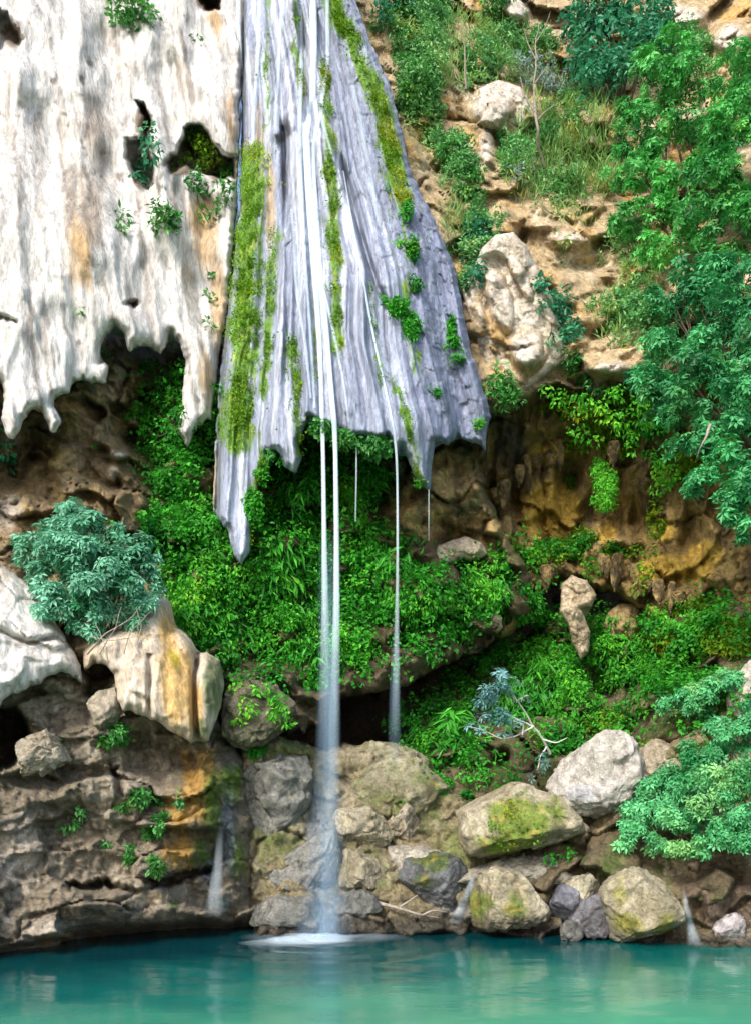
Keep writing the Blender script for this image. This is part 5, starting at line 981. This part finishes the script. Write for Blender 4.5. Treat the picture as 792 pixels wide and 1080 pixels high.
plant('bush', 'bush', [(700, 830, 22, 19.4), (735, 800, 22, 19.3), (770, 780, 22, 19), (800, 775, 26, 18.7), (730, 835, 26, 18.9), (765, 820, 28, 18.5), (800, 825, 30, 18.1), (680, 855, 20, 19.4), (705, 868, 22, 18.9), (740, 870, 26, 18.4), (780, 868, 28, 18), (810, 870, 26, 17.8), (665, 872, 14, 19.3), (690, 892, 14, 19), (660, 890, 10, 19.2), (755, 765, 14, 19.4), (715, 895, 12, 18.6), (740, 892, 14, 18.4)],
      'large leafy bush with pale tipped sprays on the right bank above the water', 'bush', root_at=(765, 900, 19.6), r0=.035)
plant('bush', 'bush', [(720, 738, 14, 21), (740, 728, 16, 20.8), (760, 720, 14, 20.6), (735, 748, 14, 20.8), (700, 742, 10, 21.2), (785, 722, 14, 20.3), (790, 755, 16, 20)], 'smaller leafy bush above the large one on the right bank', 'bush', root_at=(745, 775, 21.6), r0=.025)

# the white-limbed shrub over the boulders
o = tag(empty('shrub', U(578, 795, 21.2)), 'sparse shrub with bleached white limbs and blue green leaves beside the whitish boulder', 'shrub')
br = [[(580, 795, 21.2), (572, 780, 20.9), (562, 766, 20.7), (540, 756, 20.5), (522, 748, 20.4)], [(572, 780, 20.9), (586, 784, 20.8), (598, 778, 20.7)], [(562, 766, 20.7), (548, 742, 20.4), (538, 730, 20.3)], [(562, 766, 20.7), (545, 776, 20.5), (528, 780, 20.4), (510, 770, 20.3), (492, 766, 20.2)], [(550, 775, 20.5), (552, 764, 20.4), (540, 760, 20.3)], [(576, 788, 21), (568, 800, 20.6), (566, 812, 20.4)]]
v, f = tubes([tube([U(*p) for p in b], .035 if k == 0 else .022, .008, 7, .04, k) for k, b in enumerate(br)]); child('branches', v, f, M_pale, o)
r = np.random.default_rng(77)
P, Nn = clump_pts(r, [(528, 722, 14, 20.3), (515, 735, 12, 20.3), (540, 716, 9, 20.3), (520, 755, 14, 20.3), (505, 748, 10, 20.3), (545, 758, 10, 20.4), (500, 766, 9, 20.2), (530, 772, 8, 20.3), (552, 738, 7, 20.4), (566, 815, 9, 20.2), (572, 800, 7, 20.4), (512, 728, 7, 20.3)], 42)
V, Fc, Cl = whorl(r, P, Nn, .15, .06, (.03, .17, .12), (.22, .42, .44), 6, 1.1); child('foliage', V, Fc, M_leaf, o, col=Cl, smooth=False)

plant('tuft', 'olive', [(545, 858, 14, 19.45), (525, 872, 14, 19.4), (560, 875, 14, 19.4), (535, 890, 12, 19.45), (575, 862, 10, 19.55), (552, 842, 9, 19.6), (512, 880, 10, 19.5)], 'grassy green moss cushion on the face of the cream slab', 'moss', stems=False, sc=.55, dens=.5)
plant('shrub', 'fern', [(582, 905, 8, 19.8), (600, 900, 8, 20), (640, 905, 10, 19.6), (655, 900, 10, 19.5), (622, 908, 7, 19.7)], 'low green plants between the cream slab and the large rounded boulder', 'plant', stems=False, sc=.8)

# dry twigs and driftwood
def twiggy(name, lab, cat, strands, m, r0, loc):
    o = tag(empty(name, U(*loc)), lab, cat)
    v, f = tubes([tube([U(*p) for p in st], r0 * (1 if k == 0 else .6), r0 * .25, 6, .06, k) for k, st in enumerate(strands)]); child('branches', v, f, m, o); return o
Dd = waterD(966)
twiggy('driftwood', 'pale dead branch stranded on the wet rocks right of the fall', 'driftwood', [[(398, 952, 19.9), (420, 958, 19.7), (440, 964, 19.6), (462, 968, 19.7)], [(420, 958, 19.7), (432, 950, 19.7), (440, 944, 19.8)], [(446, 965, 19.6), (456, 960, 19.6), (470, 962, 19.7)]], M_twig, .05, (430, 964, 19.7))
twiggy('dry_twigs', 'tangle of dry brown twigs on top of the cream flowstone ledge', 'twigs', [[(92, 690, 18.6), (110, 668, 18.3), (135, 655, 18.3), (150, 640, 18.6)], [(105, 690, 18.4), (120, 665, 18.2), (128, 640, 18.5)], [(130, 690, 18.2), (140, 665, 18.3), (160, 645, 18.6)], [(98, 672, 18.4), (118, 676, 18.2), (142, 672, 18.2)], [(115, 700, 18.3), (112, 680, 18.2), (100, 655, 18.5)], [(145, 680, 18.3), (150, 660, 18.4), (145, 640, 18.7)]], M_twig, .022, (125, 676, 18.6))
twiggy('bare_sapling', 'bare upright stem among the scrub right of the upper curtain', 'stem', [[(491, 95, 26.6), (490, 70, 26.4), (489, 40, 26.4)], [(490, 88, 26.5), (482, 84, 26.4), (478, 76, 26.4)]], M_twig, .04, (491, 96, 26.6))
twiggy('dead_vine', 'curved dead vine in front of the tree hanging over the right hollow', 'vine', [[(748, 448, 18.9), (744, 462, 18.7), (738, 470, 18.7), (734, 482, 18.9)]], M_twig, .04, (734, 484, 19.0))
